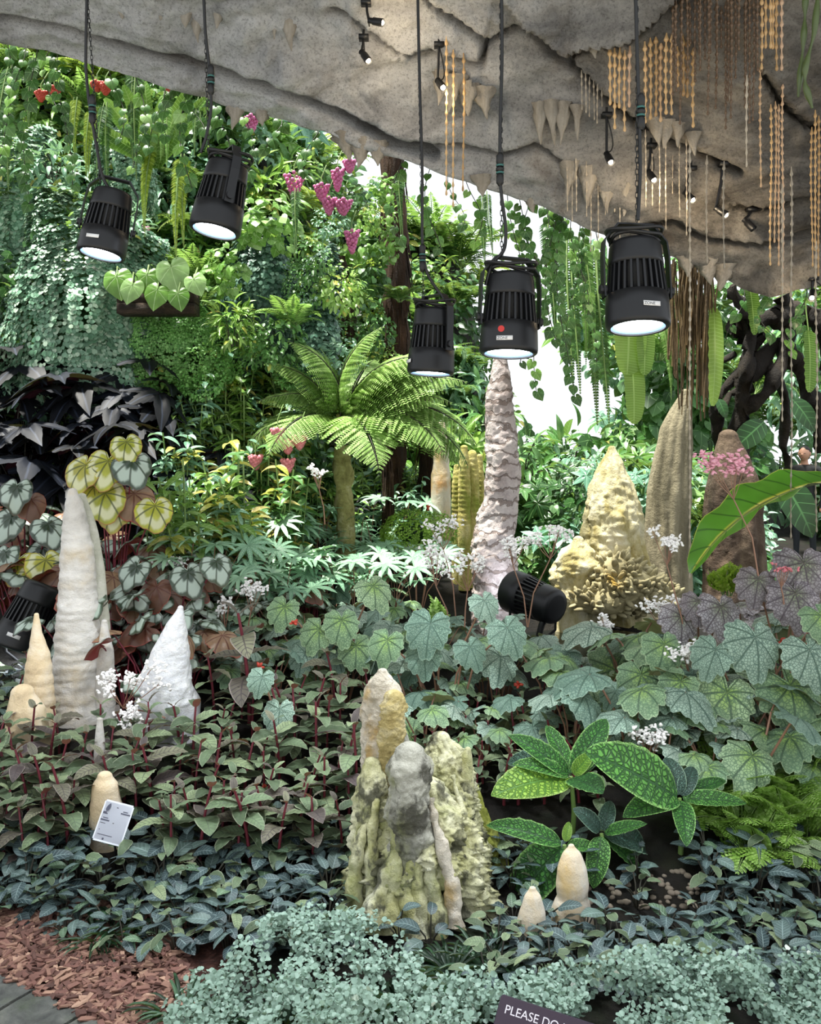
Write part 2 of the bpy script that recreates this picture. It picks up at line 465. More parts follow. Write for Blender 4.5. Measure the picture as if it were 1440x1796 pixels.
GX, GY = np.meshgrid(gxs, gys); GZ = ceil_base(GX, GY)
P = np.stack([GX, GY, GZ], -1)
dx = np.gradient(P, axis=1); dy = np.gradient(P, axis=0)
NN = nrm(np.cross(dx, dy)); NN = np.where(NN[..., 2:3] > 0, -NN, NN)      # pointing down, out of the rock
Pf = P.reshape(-1, 3); Nf = NN.reshape(-1, 3)
ppx = 720 + Pf[:, 0] / Pf[:, 1] * FPX; ppy = HZ - (Pf[:, 2] - CZ) / Pf[:, 1] * FPX
wob = fbm(Pf * 3.0, 3, 21) * 26
off = fbm(Pf * .9, 3, 2) * .16 + fbm(Pf * 3.1, 4, 4) * .09 + np.abs(fbm(Pf * [5, 9, 9], 4, 8)) * .07 + fbm(Pf * 22, 3, 12) * .018
for pl, dep, led in CRACKS:
    best = np.full(len(Pf), 1e9); sgn = np.zeros(len(Pf))
    for (x0, y0), (x1, y1) in zip(pl[:-1], pl[1:]):
        ex, ey = x1 - x0, y1 - y0; L2 = ex * ex + ey * ey
        t = np.clip(((ppx - x0) * ex + (ppy - y0) * ey) / L2, 0, 1)
        qx, qy = ppx - x0 - t * ex, ppy - y0 - t * ey
        d = np.hypot(qx, qy); s_ = np.sign(ex * (ppy - y0) - ey * (ppx - x0))
        u_ = d < best; best = np.where(u_, d, best); sgn = np.where(u_, s_, sgn)
    d = best + wob * .12
    off = off - 3.6 * dep * np.exp(-(np.maximum(d, 0) / ((2.6 + 4.2 * vn(Pf * 2.0, 31) ** 2) * (1.7 if dep > .1 else 1))) ** 2) + 0.9 * led * np.where(sgn < 0, np.exp(-np.maximum(d, 0) / 70) * sstep(d, 0, 6), 0)
off = off * sstep(np.repeat(np.linspace(0, 1, ny), nx), -.05, .05)
Pf = Pf + Nf * off[:, None]
top = Pf.reshape(ny, nx, 3).copy(); top[..., 2] += .55 + .2 * np.linspace(0, 1, ny)[:, None]; top[0, :, 1] += .12
lip = Pf.reshape(ny, nx, 3)[0].copy()
lip1 = lip + [0, .10, .05]; lip1[:, 1] += fbm(lip * 4, 3, 6) * .08; lip2 = lip + [0, .2, .3]
k = NT('cave_rock'); tc = k.n('TexCoord')
mp_ = k.n('Mapping', {0: tc.outputs['Object'], 2: (0, 0, .35), 3: (.7, 1.0, 1.6)})
n1 = k.n('TexNoise', {'Vector': mp_.outputs[0], 'Scale': 2.6, 'Detail': 9.0, 'Roughness': .7, 'Distortion': .6})
sxyz = k.n('SeparateXYZ', {0: tc.outputs['Object']})
wz = k.step(sxyz.outputs[0], -.2, 1.6)
b = k.mix(wz, k.ramp(n1.outputs[0], [(.3, C('8f8f90')), (.43, C('c6c6c7')), (.58, C('eaeaea'))]),
          k.ramp(n1.outputs[0], [(.3, C('46423d')), (.45, C('827d76')), (.62, C('b2aca3'))]))
n2 = k.n('TexNoise', {'Vector': tc.outputs['Object'], 'Scale': 70.0, 'Detail': 6.0, 'Roughness': .8})
b = k.mix(k.step(n2.outputs[0], .36, .52), k.mix(.45, b, C('333232')), b)
n4 = k.n('TexNoise', {'Vector': tc.outputs['Object'], 'Scale': 1.7, 'Detail': 6.0, 'Roughness': .6})
b = k.mix(k.m('MULTIPLY', k.step(n4.outputs[0], .56, .72), .6), b, C('6e5a44'))
n3 = k.n('TexNoise', {'Vector': tc.outputs['Object'], 'Scale': 60.0, 'Detail': 6.0, 'Roughness': .75})
bp = k.n('Bump', {'Strength': 1.0, 'Distance': .03, 'Height': k.m('ADD', n3.outputs[0], n2.outputs[0])})
m_rock = k.done(k.n('BsdfPrincipled', {'Base Color': b, 'Roughness': .85, 'Normal': bp.outputs[0], 'Specular IOR Level': .2}))
mb = MB(); mb.add(Pf, grid_faces(nx, ny)); mb.add(top.reshape(-1, 3), grid_faces(nx, ny)[:, ::-1])
rows = np.concatenate([lip, lip1, lip2, top[0]]); mb.add(rows, grid_faces(nx, 4))
rows = np.concatenate([Pf.reshape(ny, nx, 3)[-1], top[-1]]); mb.add(rows, grid_faces(nx, 2))
for s_ in (0, -1):
    rows = np.concatenate([Pf.reshape(ny, nx, 3)[:, s_], top[:, s_]]); mb.add(rows, grid_faces(ny, 2))
ceiling = link('ceiling', mb.mesh('ceiling', m_rock)); tag(ceiling, 'grey cracked cave rock overhang above the bed', kind='structure')

m_tite = stone('stalactite_stone', [(.3, '5f5850'), (.5, '878075'), (.7, 'a8a298')], 8, .3, .8, 50)
def stalactite(px, py, w, h, seed):
    q = ceil_hit(px, py); s_ = q.y / FPX; nz_, na = 12, 14
    t = np.linspace(0, 1, nz_); a = np.arange(na) / na * 2 * PI
    rr = (w * s_ / 2) * 1.25 * (1 - t) ** 1.0 + .003
    V = np.stack([np.outer(rr, np.cos(a)), np.outer(rr * .7, np.sin(a)), np.outer(-(t * h + (t - 1) * 12) * s_, np.ones(na))], -1).reshape(-1, 3)
    n_ = fbm(V * [60, 60, 14] + seed * 3.7, 3, seed); V[:, :2] *= (1 + .9 * n_)[:, None]; V[:, 0] += .25 * w * s_ * np.sin(seed * 2.1) * np.repeat(t, na) ** 2
    mb = MB(); mb.add(V, grid_faces(na, nz_, True)[:, ::-1]); o = link('stalactite', mb.mesh('stalactite', m_tite), ceiling); o.location = q
for i, (px, py, w_, h_) in enumerate([(215, 0, 44, 36), (252, 4, 48, 40), (292, 2, 50, 36), (325, 6, 40, 45), (342, 20, 26, 55), (386, 8, 28, 44), (481, 30, 20, 42), (505, 34, 30, 56),
        (415, 182, 36, 46), (460, 196, 40, 28), (605, 250, 40, 34), (635, 258, 34, 38), (662, 262, 30, 30), (1040, 84, 22, 22), (795, 150, 36, 50), (820, 160, 34, 45), (848, 170, 30, 42), (775, 140, 28, 48),
        (948, 195, 22, 60), (968, 190, 22, 66), (988, 192, 22, 62), (1012, 200, 18, 50), (1152, 225, 24, 36), (1170, 225, 24, 36), (1188, 230, 24, 30), (1215, 245, 20, 30),
        (1000, 300, 26, 50), (1030, 310, 30, 56), (1060, 330, 28, 48), (1100, 340, 26, 44), (1205, 452, 36, 34), (1240, 464, 40, 40), (1270, 480, 34, 34), (845, 322, 30, 24), (930, 350, 26, 24)]):
    stalactite(px, py, w_, h_, i)

# ------------------------------------------------------------------ stalagmites
def spire_mesh(name, pts, Y, mat, seed=0, seg=64, rows=110, amp=.06, freq=7, flute=(0, 0), ring=(0, 0), fine=.02, base=0.08, depth=.85, zstretch=1.0):
    """pts: (row, left, right) outline seen at distance Y, from tip to foot; a full round body is made of it. Returns mesh and foot point"""
    pts = sorted(pts); py = np.array([p[0] for p in pts], float); l = np.array([p[1] for p in pts], float); r = np.array([p[2] for p in pts], float)
    foot = at((l[-1] + r[-1]) / 2, py[-1], Y)
    q = np.linspace(0, 1, rows) ** .9
    rowy = py[0] + (py[-1] - py[0]) * q
    L = np.interp(rowy, py, l); Rr = np.interp(rowy, py, r)
    ker = np.array([1, 2, 3, 2, 1]) / 9
    L = np.convolve(np.pad(L, 2, 'edge'), ker, 'valid'); Rr = np.convolve(np.pad(Rr, 2, 'edge'), ker, 'valid')
    cx = ((L + Rr) / 2 - 720) / FPX * Y - foot.x; hw = (Rr - L) / 2 / FPX * Y
    z = CZ - (rowy - HZ) / FPX * Y - foot.z
    z[-1] = min(z[-1] - base, float(G(foot.x, foot.y)) - foot.z - .04)
    da = np.array([.12, .4, .75, 1.1, 1.4]); h0_ = hw[0]      # rounded tip
    cx = np.concatenate([np.full(5, cx[0]), cx]); z = np.concatenate([z[0] + h0_ * .75 * np.cos(da), z]); hw = np.concatenate([h0_ * np.sin(da), hw]); rows = rows + 5
    a = np.arange(seg) / seg * 2 * PI
    A, Zg = np.meshgrid(a, z); HW = hw[:, None] + 0 * A
    S = np.stack([np.cos(A) * 1.0, np.sin(A) * 1.0, Zg * freq * zstretch], -1).reshape(-1, 3)
    S[:, :2] *= (HW.ravel() * freq)[:, None]
    n_ = fbm(S + seed * 5.3, 4, seed).reshape(A.shape); nf = fbm(S * 5 + seed, 3, seed + 9).reshape(A.shape)
    k_ = 1 + amp / .06 * n_ * .16 + fine / .02 * nf * .06
    if flute[0]: k_ = k_ + flute[1] * np.abs(np.sin(flute[0] * (A + .35 * n_) / 2)) - flute[1] * .6
    if ring[0]: k_ = k_ + ring[1] * np.abs(np.sin(Zg * ring[0] + 2.5 * n_)) - ring[1] * .5
    RR = HW * k_
    V = np.stack([cx[:, None] + RR * np.cos(A), RR * depth * np.sin(A), Zg], -1).reshape(-1, 3)
    mb = MB(); mb.add(V, grid_faces(seg, rows, True)[:, ::-1])
    tipc = V[:seg].mean(0); tipc[2] += hw[0] * .05
    mb.add(np.vstack([V[:seg], tipc]), np.array([[i, (i + 1) % seg, seg] for i in range(seg)]))
    return mb.mesh(name, mat), foot

def spire(name, label, pts, Y, mat, cat='stalagmite', parent=None, group=None, **kw):
    me, foot = spire_mesh(name, pts, Y, mat, **kw)
    o = link(name, me, parent)
    o.location = foot if parent is None else foot - parent.location
    if parent is None: tag(o, label, cat, group)
    return o

m_white = stone('white_calcite', [(.25, '98938c'), (.45, 'c6c2bc'), (.65, 'dedbd6')], 5, 1.5, .6, 30, stain=('c9b48c', 2.2, .55, .75), rough=.6, sss=.15)
m_snow = stone('snow_calcite', [(.25, 'b4b4b8'), (.5, 'dedfe2'), (.7, 'f2f2f2')], 7, 1.3, .7, 34, rough=.6, sss=.15)
m_cream = stone('cream_calcite', [(.25, 'b59f80'), (.45, 'ddc8a4'), (.7, 'ece2d2')], 6, 1, .5, 30, rough=.55, sss=.15)
m_brown = stone('banded_brown_stone', [(.25, '7d706c'), (.45, 'b0a4a2'), (.65, 'd2c9c5')], 5, .6, 1.0, 30, stain=('856a55', 2.0, .52, .72), ring=('6b5a50', 4))
m_yel = stone('yellow_flowstone', [(.25, '6a5e34'), (.40, 'a39660'), (.55, 'c8c09c'), (.75, 'd9d4c2')], 7, .5, 1.0, 26, stain=('6e6a4a', 3, .55, .7))
m_olive = stone('olive_column_stone', [(.25, '4e4a38'), (.5, '8a826a'), (.75, 'b4ac90')], 6, .2, .9, 40, stain=('3a3626', 3, .5, .7))
m_mossy = stone('mossy_column_stone', [(.25, '7d7634'), (.5, 'bdb26a'), (.75, 'e0d9a8')], 9, .5, 1.0, 30, stain=('7a8a2a', 4, .5, .65))
m_orange = stone('orange_calcite', [(.25, 'b08648'), (.40, 'd2b888'), (.55, 'd9d0c2')], 3.2, .8, .4, 24, stain=('d59a4a', 2.6, .55, .7), rough=.45, sss=.2)
m_umber = stone('umber_stone', [(.25, '2a211b'), (.5, '5a4a3c'), (.75, '85755f')], 5, .3, 1.0, 30, stain=('241c16', 3, .5, .68))

t = thing('stalagmite', 'tallest white stalagmite at the left beside the low floor spotlight', 'stalagmite', at(140, 1241, 4.15))
spire('spire', None, [(862, 120, 134), (880, 114, 146), (960, 107, 163), (1060, 102, 171), (1140, 96, 178), (1200, 90, 184), (1245, 84, 192)], 4.12, m_white, parent=t, seed=3, amp=.05, ring=(70, .05), zstretch=2.2, depth=.8)
spire('side_ridge', None, [(870, 136, 150), (930, 148, 172), (1000, 158, 184), (1090, 160, 192), (1180, 160, 196), (1245, 160, 200)], 4.2, stone('lichened_calcite', [(.25, '8d8d7c'), (.5, 'c2c2b2'), (.7, 'dedbd4')], 7, 1, .7, 34, stain=('9a9c74', 7, .54, .66)), parent=t, seed=5, amp=.07)
spire('side_spur', None, [(1090, 178, 188), (1140, 172, 199), (1200, 168, 202), (1245, 166, 204)], 4.08, m_white, parent=t, seed=8)
spire('stalagmite', 'small cream pointed stalagmite in front of the left floor spotlight', [(1078, 60, 68), (1110, 55, 74), (1150, 49, 88), (1200, 42, 92), (1260, 34, 96)], 3.95, m_cream, seed=12, amp=.05, ring=(60, .05), rows=80, seg=48)
spire('stalagmite', 'short pale stalagmite stub at the left edge below the cream one', [(1215, 20, 60), (1240, 16, 76), (1275, 12, 84), (1310, 8, 90)], 3.8, m_cream, seed=14, amp=.07, rows=50, seg=48)
spire('stalagmite', 'snow white pyramid stalagmite standing among dark leaves', [(1066, 312, 322), (1090, 294, 326), (1130, 272, 330), (1180, 250, 336), (1235, 236, 344)], 4.0, m_snow, seed=17, amp=.10, freq=9, rows=90)
spire('stalagmite', 'thin white stalagmite half hidden by red-stemmed plants', [(1262, 170, 180), (1300, 166, 184), (1345, 164, 186)], 3.62, m_white, seed=19, rows=40, seg=32)
spire('stalagmite', 'rounded cream stalagmite stub behind the white plant label', [(1362, 172, 196), (1375, 163, 206), (1410, 160, 212), (1450, 158, 216)], 3.36, m_cream, seed=21, rows=50, seg=40, amp=.04)
spire('stalagmite', 'tall brown banded stalagmite column under the hanging lamps', [(632, 866, 888), (650, 860, 893), (700, 853, 901), (760, 852, 905), (820, 851, 912), (880, 846, 908), (925, 836, 905), (950, 826, 902), (990, 822, 905), (1050, 832, 908), (1120, 828, 906)], 5.6, m_brown, seed=23, amp=.09, freq=7, fine=.05, ring=(26, .03), rows=200, seg=72)
spire('stalagmite', 'small golden stalagmite far behind the tree fern', [(743, 768, 780), (770, 762, 787), (800, 760, 788), (850, 756, 790)], 7.0, m_orange, seed=26, rows=50, seg=32, amp=.08)
t = thing('stalagmite', 'clump of yellow mossy stalagmite columns left of the brown column', 'stalagmite', at(820, 925, 6.5))
for i, pp in enumerate([[(785, 808, 820), (820, 804, 824), (925, 803, 826)], [(795, 820, 836), (840, 818, 840), (930, 816, 842)], [(818, 796, 806), (850, 793, 812), (925, 792, 814)], [(800, 836, 846), (840, 834, 850), (925, 832, 852)]]):
    spire('column', None, pp, 6.5 + .05 * i, m_mossy, parent=t, seed=30 + i, rows=60, seg=28, amp=.1, ring=(90, .10))
spire('stalagmite', 'pointed pale yellow flowstone stalagmite beside the pool', [(786, 1068, 1078), (810, 1056, 1092), (850, 1040, 1110), (900, 1030, 1124), (960, 1022, 1130), (1010, 1024, 1136), (1090, 1020, 1140)], 6.2, m_yel, seed=36, amp=.11, fine=.03, freq=6, flute=(11, .14), rows=160, seg=80)
spire('stalagmite', 'tall olive grey blade-like stalagmite right of the yellow one', [(688, 1196, 1210), (715, 1178, 1212), (750, 1160, 1212), (800, 1148, 1212), (860, 1136, 1212), (930, 1130, 1210), (1090, 1124, 1214)], 6.5, m_olive, seed=39, amp=.05, freq=4, flute=(11, .10), rows=150, seg=80, zstretch=.4)
spire('stalagmite', 'dark brown stalagmite stump below the driftwood', [(765, 1262, 1292), (800, 1250, 1312), (860, 1242, 1330), (930, 1236, 1334), (1090, 1230, 1340)], 6.9, m_umber, seed=42, amp=.1, flute=(8, .12), rows=110, seg=64, zstretch=.5)
spire('stalagmite', 'knobbly pale boulder at the pool edge left of the flowstone', [(948, 1004, 1024), (965, 986, 1040), (1000, 974, 1048), (1040, 974, 1046), (1075, 980, 1040)], 5.95, m_yel, seed=44, amp=.26, fine=.06, freq=9, rows=70, seg=56, cat='rock')
# coral-like mound
m_coral = stone('coral_stone', [(.25, '6a6040'), (.5, '9a9270'), (.75, 'bdb698')], 4, 1, .6, 30, stain=('9a7a22', 2.4, .52, .66))
t = thing('coral_rock', 'crinkled coral-like stone mound in front of the yellow stalagmite', 'rock', at(1085, 1080, 5.85))
for lobe, (cx_, cy_, rx_, rz_, n_) in enumerate([(1100, 1030, 62, 44, 120), (1060, 1052, 60, 30, 90), (1145, 1048, 46, 32, 70), (1085, 1000, 44, 30, 60)]):
    c = at(cx_, cy_, 5.85) - t.location; s_ = 5.85 / FPX; mb = MB()
    ball(mb, c, rx_ * s_ * .92, rx_ * s_ * .7, rz_ * s_ * .9, 24, 14)
    for i in range(n_):
        d = nrm(NR.normal(size=3) * [1, 1, 1] + [0, -.6, .25])
        p = np.array(c) + d * [rx_ * s_, rx_ * s_ * .75, rz_ * s_]
        q = nrm(d + NR.normal(size=3) * .35 + [0, 0, .5]); M = frame((0, 0, 0), q)
        ball(mb, p, U(.014, .024), U(.03, .06), U(.010, .018), 8, 6, M=M)
    link('coral_lobe', mb.mesh('coral_lobe', m_coral), t)

# central stalagmite group
YB = 3.1
m_c1 = stone('pale_crystal', [(.25, '968d78'), (.45, 'cdc4b4'), (.7, 'e6dfd2')], 4, .8, 1.0, 40, stain=('b08f48', 4, .52, .65), rough=.6, sss=.1)
m_c2 = stone('golden_crust', [(.25, '94804a'), (.5, 'c8b67c'), (.75, 'e2dabc')], 14, 1, 1.0, 60)
m_c3 = stone('weathered_grey_stone', [(.25, '5e5d54'), (.45, '9c9b90'), (.65, 'c4c3b6')], 6, .7, 1.0, 40, stain=('7f8448', 4, .52, .66), stain2=('4a4840', 12, .52, .62))
m_c4 = stone('lichen_flowstone', [(.25, '6a683e'), (.40, 'aeac78'), (.55, 'd2d0aa'), (.72, 'e6e4d0')], 9, .6, 1.0, 36, stain=('787f36', 4, .5, .66), stain2=('46463c', 12, .52, .62))
m_c5 = stone('lime_flowstone', [(.25, '5f6422'), (.5, '989c48'), (.75, 'bec084')], 8, .6, 1.0, 36)
t = thing('stalagmite_group', 'big pale yellow stalagmite group in the middle of the front bed', 'stalagmite', at(735, 1600, YB))
spire('crystal_spire', None, [(1178, 664, 678), (1195, 646, 694), (1215, 637, 703), (1250, 635, 708), (1300, 634, 706), (1350, 634, 700), (1420, 636, 696)], YB + .06, m_c1, parent=t, seed=51, amp=.08, fine=.06, freq=14, flute=(5, .06), seg=80, rows=150)
me, ft = spire_mesh('crust', [(1222, 672, 706), (1240, 664, 712), (1300, 660, 710), (1350, 664, 704), (1362, 668, 700)], YB + .02, m_c2, seed=53, amp=.12, fine=.08, freq=26, rows=90, seg=64, base=0, depth=.75)
link('golden_crust', me, t).location = ft - t.location
spire('buttress', None, [(1338, 640, 668), (1360, 630, 676), (1400, 622, 684), (1450, 618, 690), (1520, 612, 700), (1600, 600, 704)], YB, m_c4, parent=t, seed=55, amp=.16, fine=.07, freq=14, flute=(5, .14), seg=80)
spire('grey_stump', None, [(1320, 694, 742), (1335, 686, 756), (1375, 682, 762), (1400, 676, 760), (1430, 672, 758), (1450, 690, 756), (1520, 680, 760), (1610, 668, 770)], YB - .10, m_c3, parent=t, seed=57, amp=.16, fine=.06, freq=14)
spire('pinnacle', None, [(1285, 706, 714), (1310, 702, 722), (1350, 698, 730), (1400, 696, 736)], YB + .02, m_c3, parent=t, seed=58, rows=50, seg=36, amp=.06)
spire('fluted_wall', None, [(1296, 756, 788), (1305, 746, 802), (1322, 738, 816), (1345, 734, 828), (1400, 734, 836), (1470, 732, 846), (1540, 728, 856), (1620, 720, 866)], YB + .12, m_c4, parent=t, seed=60, amp=.18, fine=.10, freq=18, flute=(13, .16), rows=180, seg=110, depth=.6)
spire('flow_base', None, [(1392, 700, 780), (1420, 668, 812), (1480, 644, 836), (1560, 624, 848), (1640, 610, 856)], YB - .01, m_c4, parent=t, seed=66, amp=.2, fine=.10, freq=13, flute=(15, .14), rows=130, seg=130, depth=.72)
spire('knob', None, [(1314, 816, 826), (1326, 808, 828), (1380, 804, 832)], YB + .1, m_c4, parent=t, seed=61, rows=40, seg=30)
spire('lime_slope', None, [(1380, 828, 840), (1420, 826, 852), (1470, 824, 876), (1510, 818, 888), (1580, 812, 880)], YB + .18, m_c5, parent=t, seed=63, amp=.18, fine=.09, freq=16, rows=80)
for i, (x0, y0, x1, y1, r0, r1) in enumerate([(700, 1440, 655, 1590, 10, 20), (716, 1440, 720, 1610, 12, 20), (735, 1430, 735, 1620, 10, 16), (748, 1440, 770, 1600, 9, 15), (760, 1400, 800, 1580, 8, 14), (770, 1380, 830, 1615, 8, 13),
        (690, 1420, 690, 1590, 9, 18), (790, 1360, 846, 1530, 7, 12), (640, 1420, 616, 1590, 10, 16), (660, 1400, 650, 1580, 9, 15), (745, 1500, 762, 1620, 8, 18), (780, 1480, 822, 1610, 7, 13)]):
    n_ = 14; q = np.linspace(0, 1, n_); pts = []
    for s_ in q:
        p = at(x0 + (x1 - x0) * s_ + 5 * math.sin(s_ * 6 + i), y0 + (y1 + 45 - y0) * s_, YB + (-.10 if 680 < x0 < 765 else .0 if x0 > 765 else -.045) - .085 * s_) - t.location; pts.append(tuple(p))
    rr = (r0 * .5 + (r1 - r0 * .5) * q) * 1.15 / FPX * YB * (1 + .12 * np.sin(q * 17 + i * 2))
    mb = MB(); q2 = np.linspace(0, n_ - 1, 50); pts = np.stack([np.interp(q2, range(n_), [p_[j] for p_ in pts]) for j in range(3)], -1); rr = np.interp(q2, range(n_), rr); tube(mb, pts, rr, 14, cap=False)
    V = mb.v[0]; V += fbm(V * 34 + i, 4, i)[:, None] * .016 * nrm((V - np.repeat(np.array(pts), 14, 0)) + 1e-6)
    link('root_ridge', mb.mesh('root_ridge', m_c1 if i == 4 else m_c4), t)
# front orange pair
spire('stalagmite', 'taller orange-white egg-topped stalagmite in front of the big textured leaf', [(1484, 998, 1006), (1495, 988, 1018), (1520, 979, 1028), (1550, 975, 1033), (1572, 977, 1031), (1580, 972, 1034), (1610, 962, 1040), (1660, 954, 1046)], 2.98, m_orange, seed=70, amp=.035, fine=.006, freq=7, rows=90)
spire('stalagmite', 'shorter orange-white egg-topped stalagmite behind small dark leaves', [(1559, 929, 939), (1570, 920, 949), (1600, 910, 957), (1640, 901, 958), (1690, 898, 956)], 2.88, m_orange, seed=72, amp=.03, fine=.006, freq=7, rows=70)

# ------------------------------------------------------------------ hanging stage lamps
m_blk = plain('black_lamp_metal', '17181b', .42, .3, .5)
m_blk2 = plain('black_rubber_cable', '0c0c0d', .5)
m_in = plain('dark_lamp_core', '040405', .7)
m_lens = plain('lit_lens', 'ffffff', .2, emit='f2f8ff', es=9.0)
m_rim = plain('blue_lens_ring', '8fb4ea', .25, emit='7fb2ff', es=.7)
m_stick = plain('white_sticker', 'd8d8d8', .5)
m_ink = plain('dark_ink', '30333a', .6)
m_red = plain('red_dot_sticker', 'b3261f', .5)
m_chain = plain('steel_chain', '3b3c3d', .4, .8)
m_teal = plain('green_ring', '1f5550', .5)

def text(body, size, mat, parent, M, name='lettering', ext=.0004):
    cu = bpy.data.curves.new(name, 'FONT'); cu.body = body; cu.size = size; cu.extrude = ext; cu.materials.append(mat)
    tmp = bpy.data.objects.new(name, cu); col.objects.link(tmp)
    me = bpy.data.meshes.new_from_object(tmp.evaluated_get(bpy.context.evaluated_depsgraph_get()))
    bpy.data.objects.remove(tmp)
    return link(name, me, parent, M)

def lamp_body(par, S, n=28, tilt=None):
    """lamp axis along local Z, lens at z=0 facing -Z, real size at S=1: 0.19 m wide, 0.28 m tall"""
    M = np.eye(4) if tilt is None else tilt
    parts = {}
    mb = MB(); lathe(mb, [(.080, -.001), (.088, -.002), (.0945, .004), (.096, .014), (.0945, .06), (.092, .098), (.085, .1), (.0, .1)][:7], 40); lathe(mb, [(.085, .1), (.03, .1)], 40)
    lathe(mb, [(.080, -.001), (.080, .012)], 40)
    parts['housing'] = (mb.mesh('housing', m_blk), None)
    mb = MB(); lathe(mb, [(.07, .098), (.0835, .205), (.082, .206)][:1] + [(.076, .1), (.068, .2)], 32); parts['core'] = (mb.mesh('core', m_in), None)
    ribs = MB()
    for i in range(n):
        a = i / n * 2 * PI
        b0, b1 = .0915, .0815; ww = .0034
        vv = []
        for z_, r_ in ((.097, b0), (.192, b1)):
            for dr, da in ((0, -ww / r_), (0, ww / r_), (-.016, ww / r_), (-.016, -ww / r_)):
                vv.append([(r_ + dr) * math.cos(a + da), (r_ + dr) * math.sin(a + da), z_])
        ribs.add(vv, [[0, 1, 5, 4], [1, 2, 6, 5], [2, 3, 7, 6], [3, 0, 4, 7]])
    parts['cooling_fins'] = (ribs.mesh('cooling_fins', m_blk, False), None)
    mb = MB(); lathe(mb, [(.06, .188), (.0828, .188), (.0822, .2), (.077, .25), (.072, .262), (.05, .268), (.0, .268)], 40); parts['cap'] = (mb.mesh('cap', m_blk), None)
    mb = MB(); lathe(mb, [(.080, .004), (.076, .006), (.072, .010), (.070, .012)], 40); parts['lens_ring'] = (mb.mesh('lens_ring', m_rim), None)
    mb = MB(); lathe(mb, [(.072, .010), (.04, .006), (.0, .005)], 40); parts['lens'] = (mb.mesh('lens', m_lens), None)
    for nme, (me, _) in parts.items(): link(nme, me, par, M)

LAMP_PARTS = {}
def shared_body(par, M):
    if not LAMP_PARTS:
        lamp_body(par, 1, tilt=M)
        for o in par.children: LAMP_PARTS[o.name.split('.')[0]] = o.data
    else:
        for nme, me in LAMP_PARTS.items(): link(nme, me, par, M)

def chain_mesh(p0, p1):
    p0, p1 = np.array(p0), np.array(p1); L = np.linalg.norm(p1 - p0); n = max(3, int(L / .017)); mb = MB()
    d = (p1 - p0) / L
    for i in range(n):
        c = p0 + d * (i + .5) * L / n; a = np.arange(9) / 8 * 2 * PI
        e = np.array([1.0, 0, 0]) if i % 2 else np.array([0, 1.0, 0])
        tube(mb, [c + e * .0045 * math.cos(t_) + d * .0115 * math.sin(t_) for t_ in a], .0014, 4, cap=False)
    return mb.mesh('chain', m_chain)

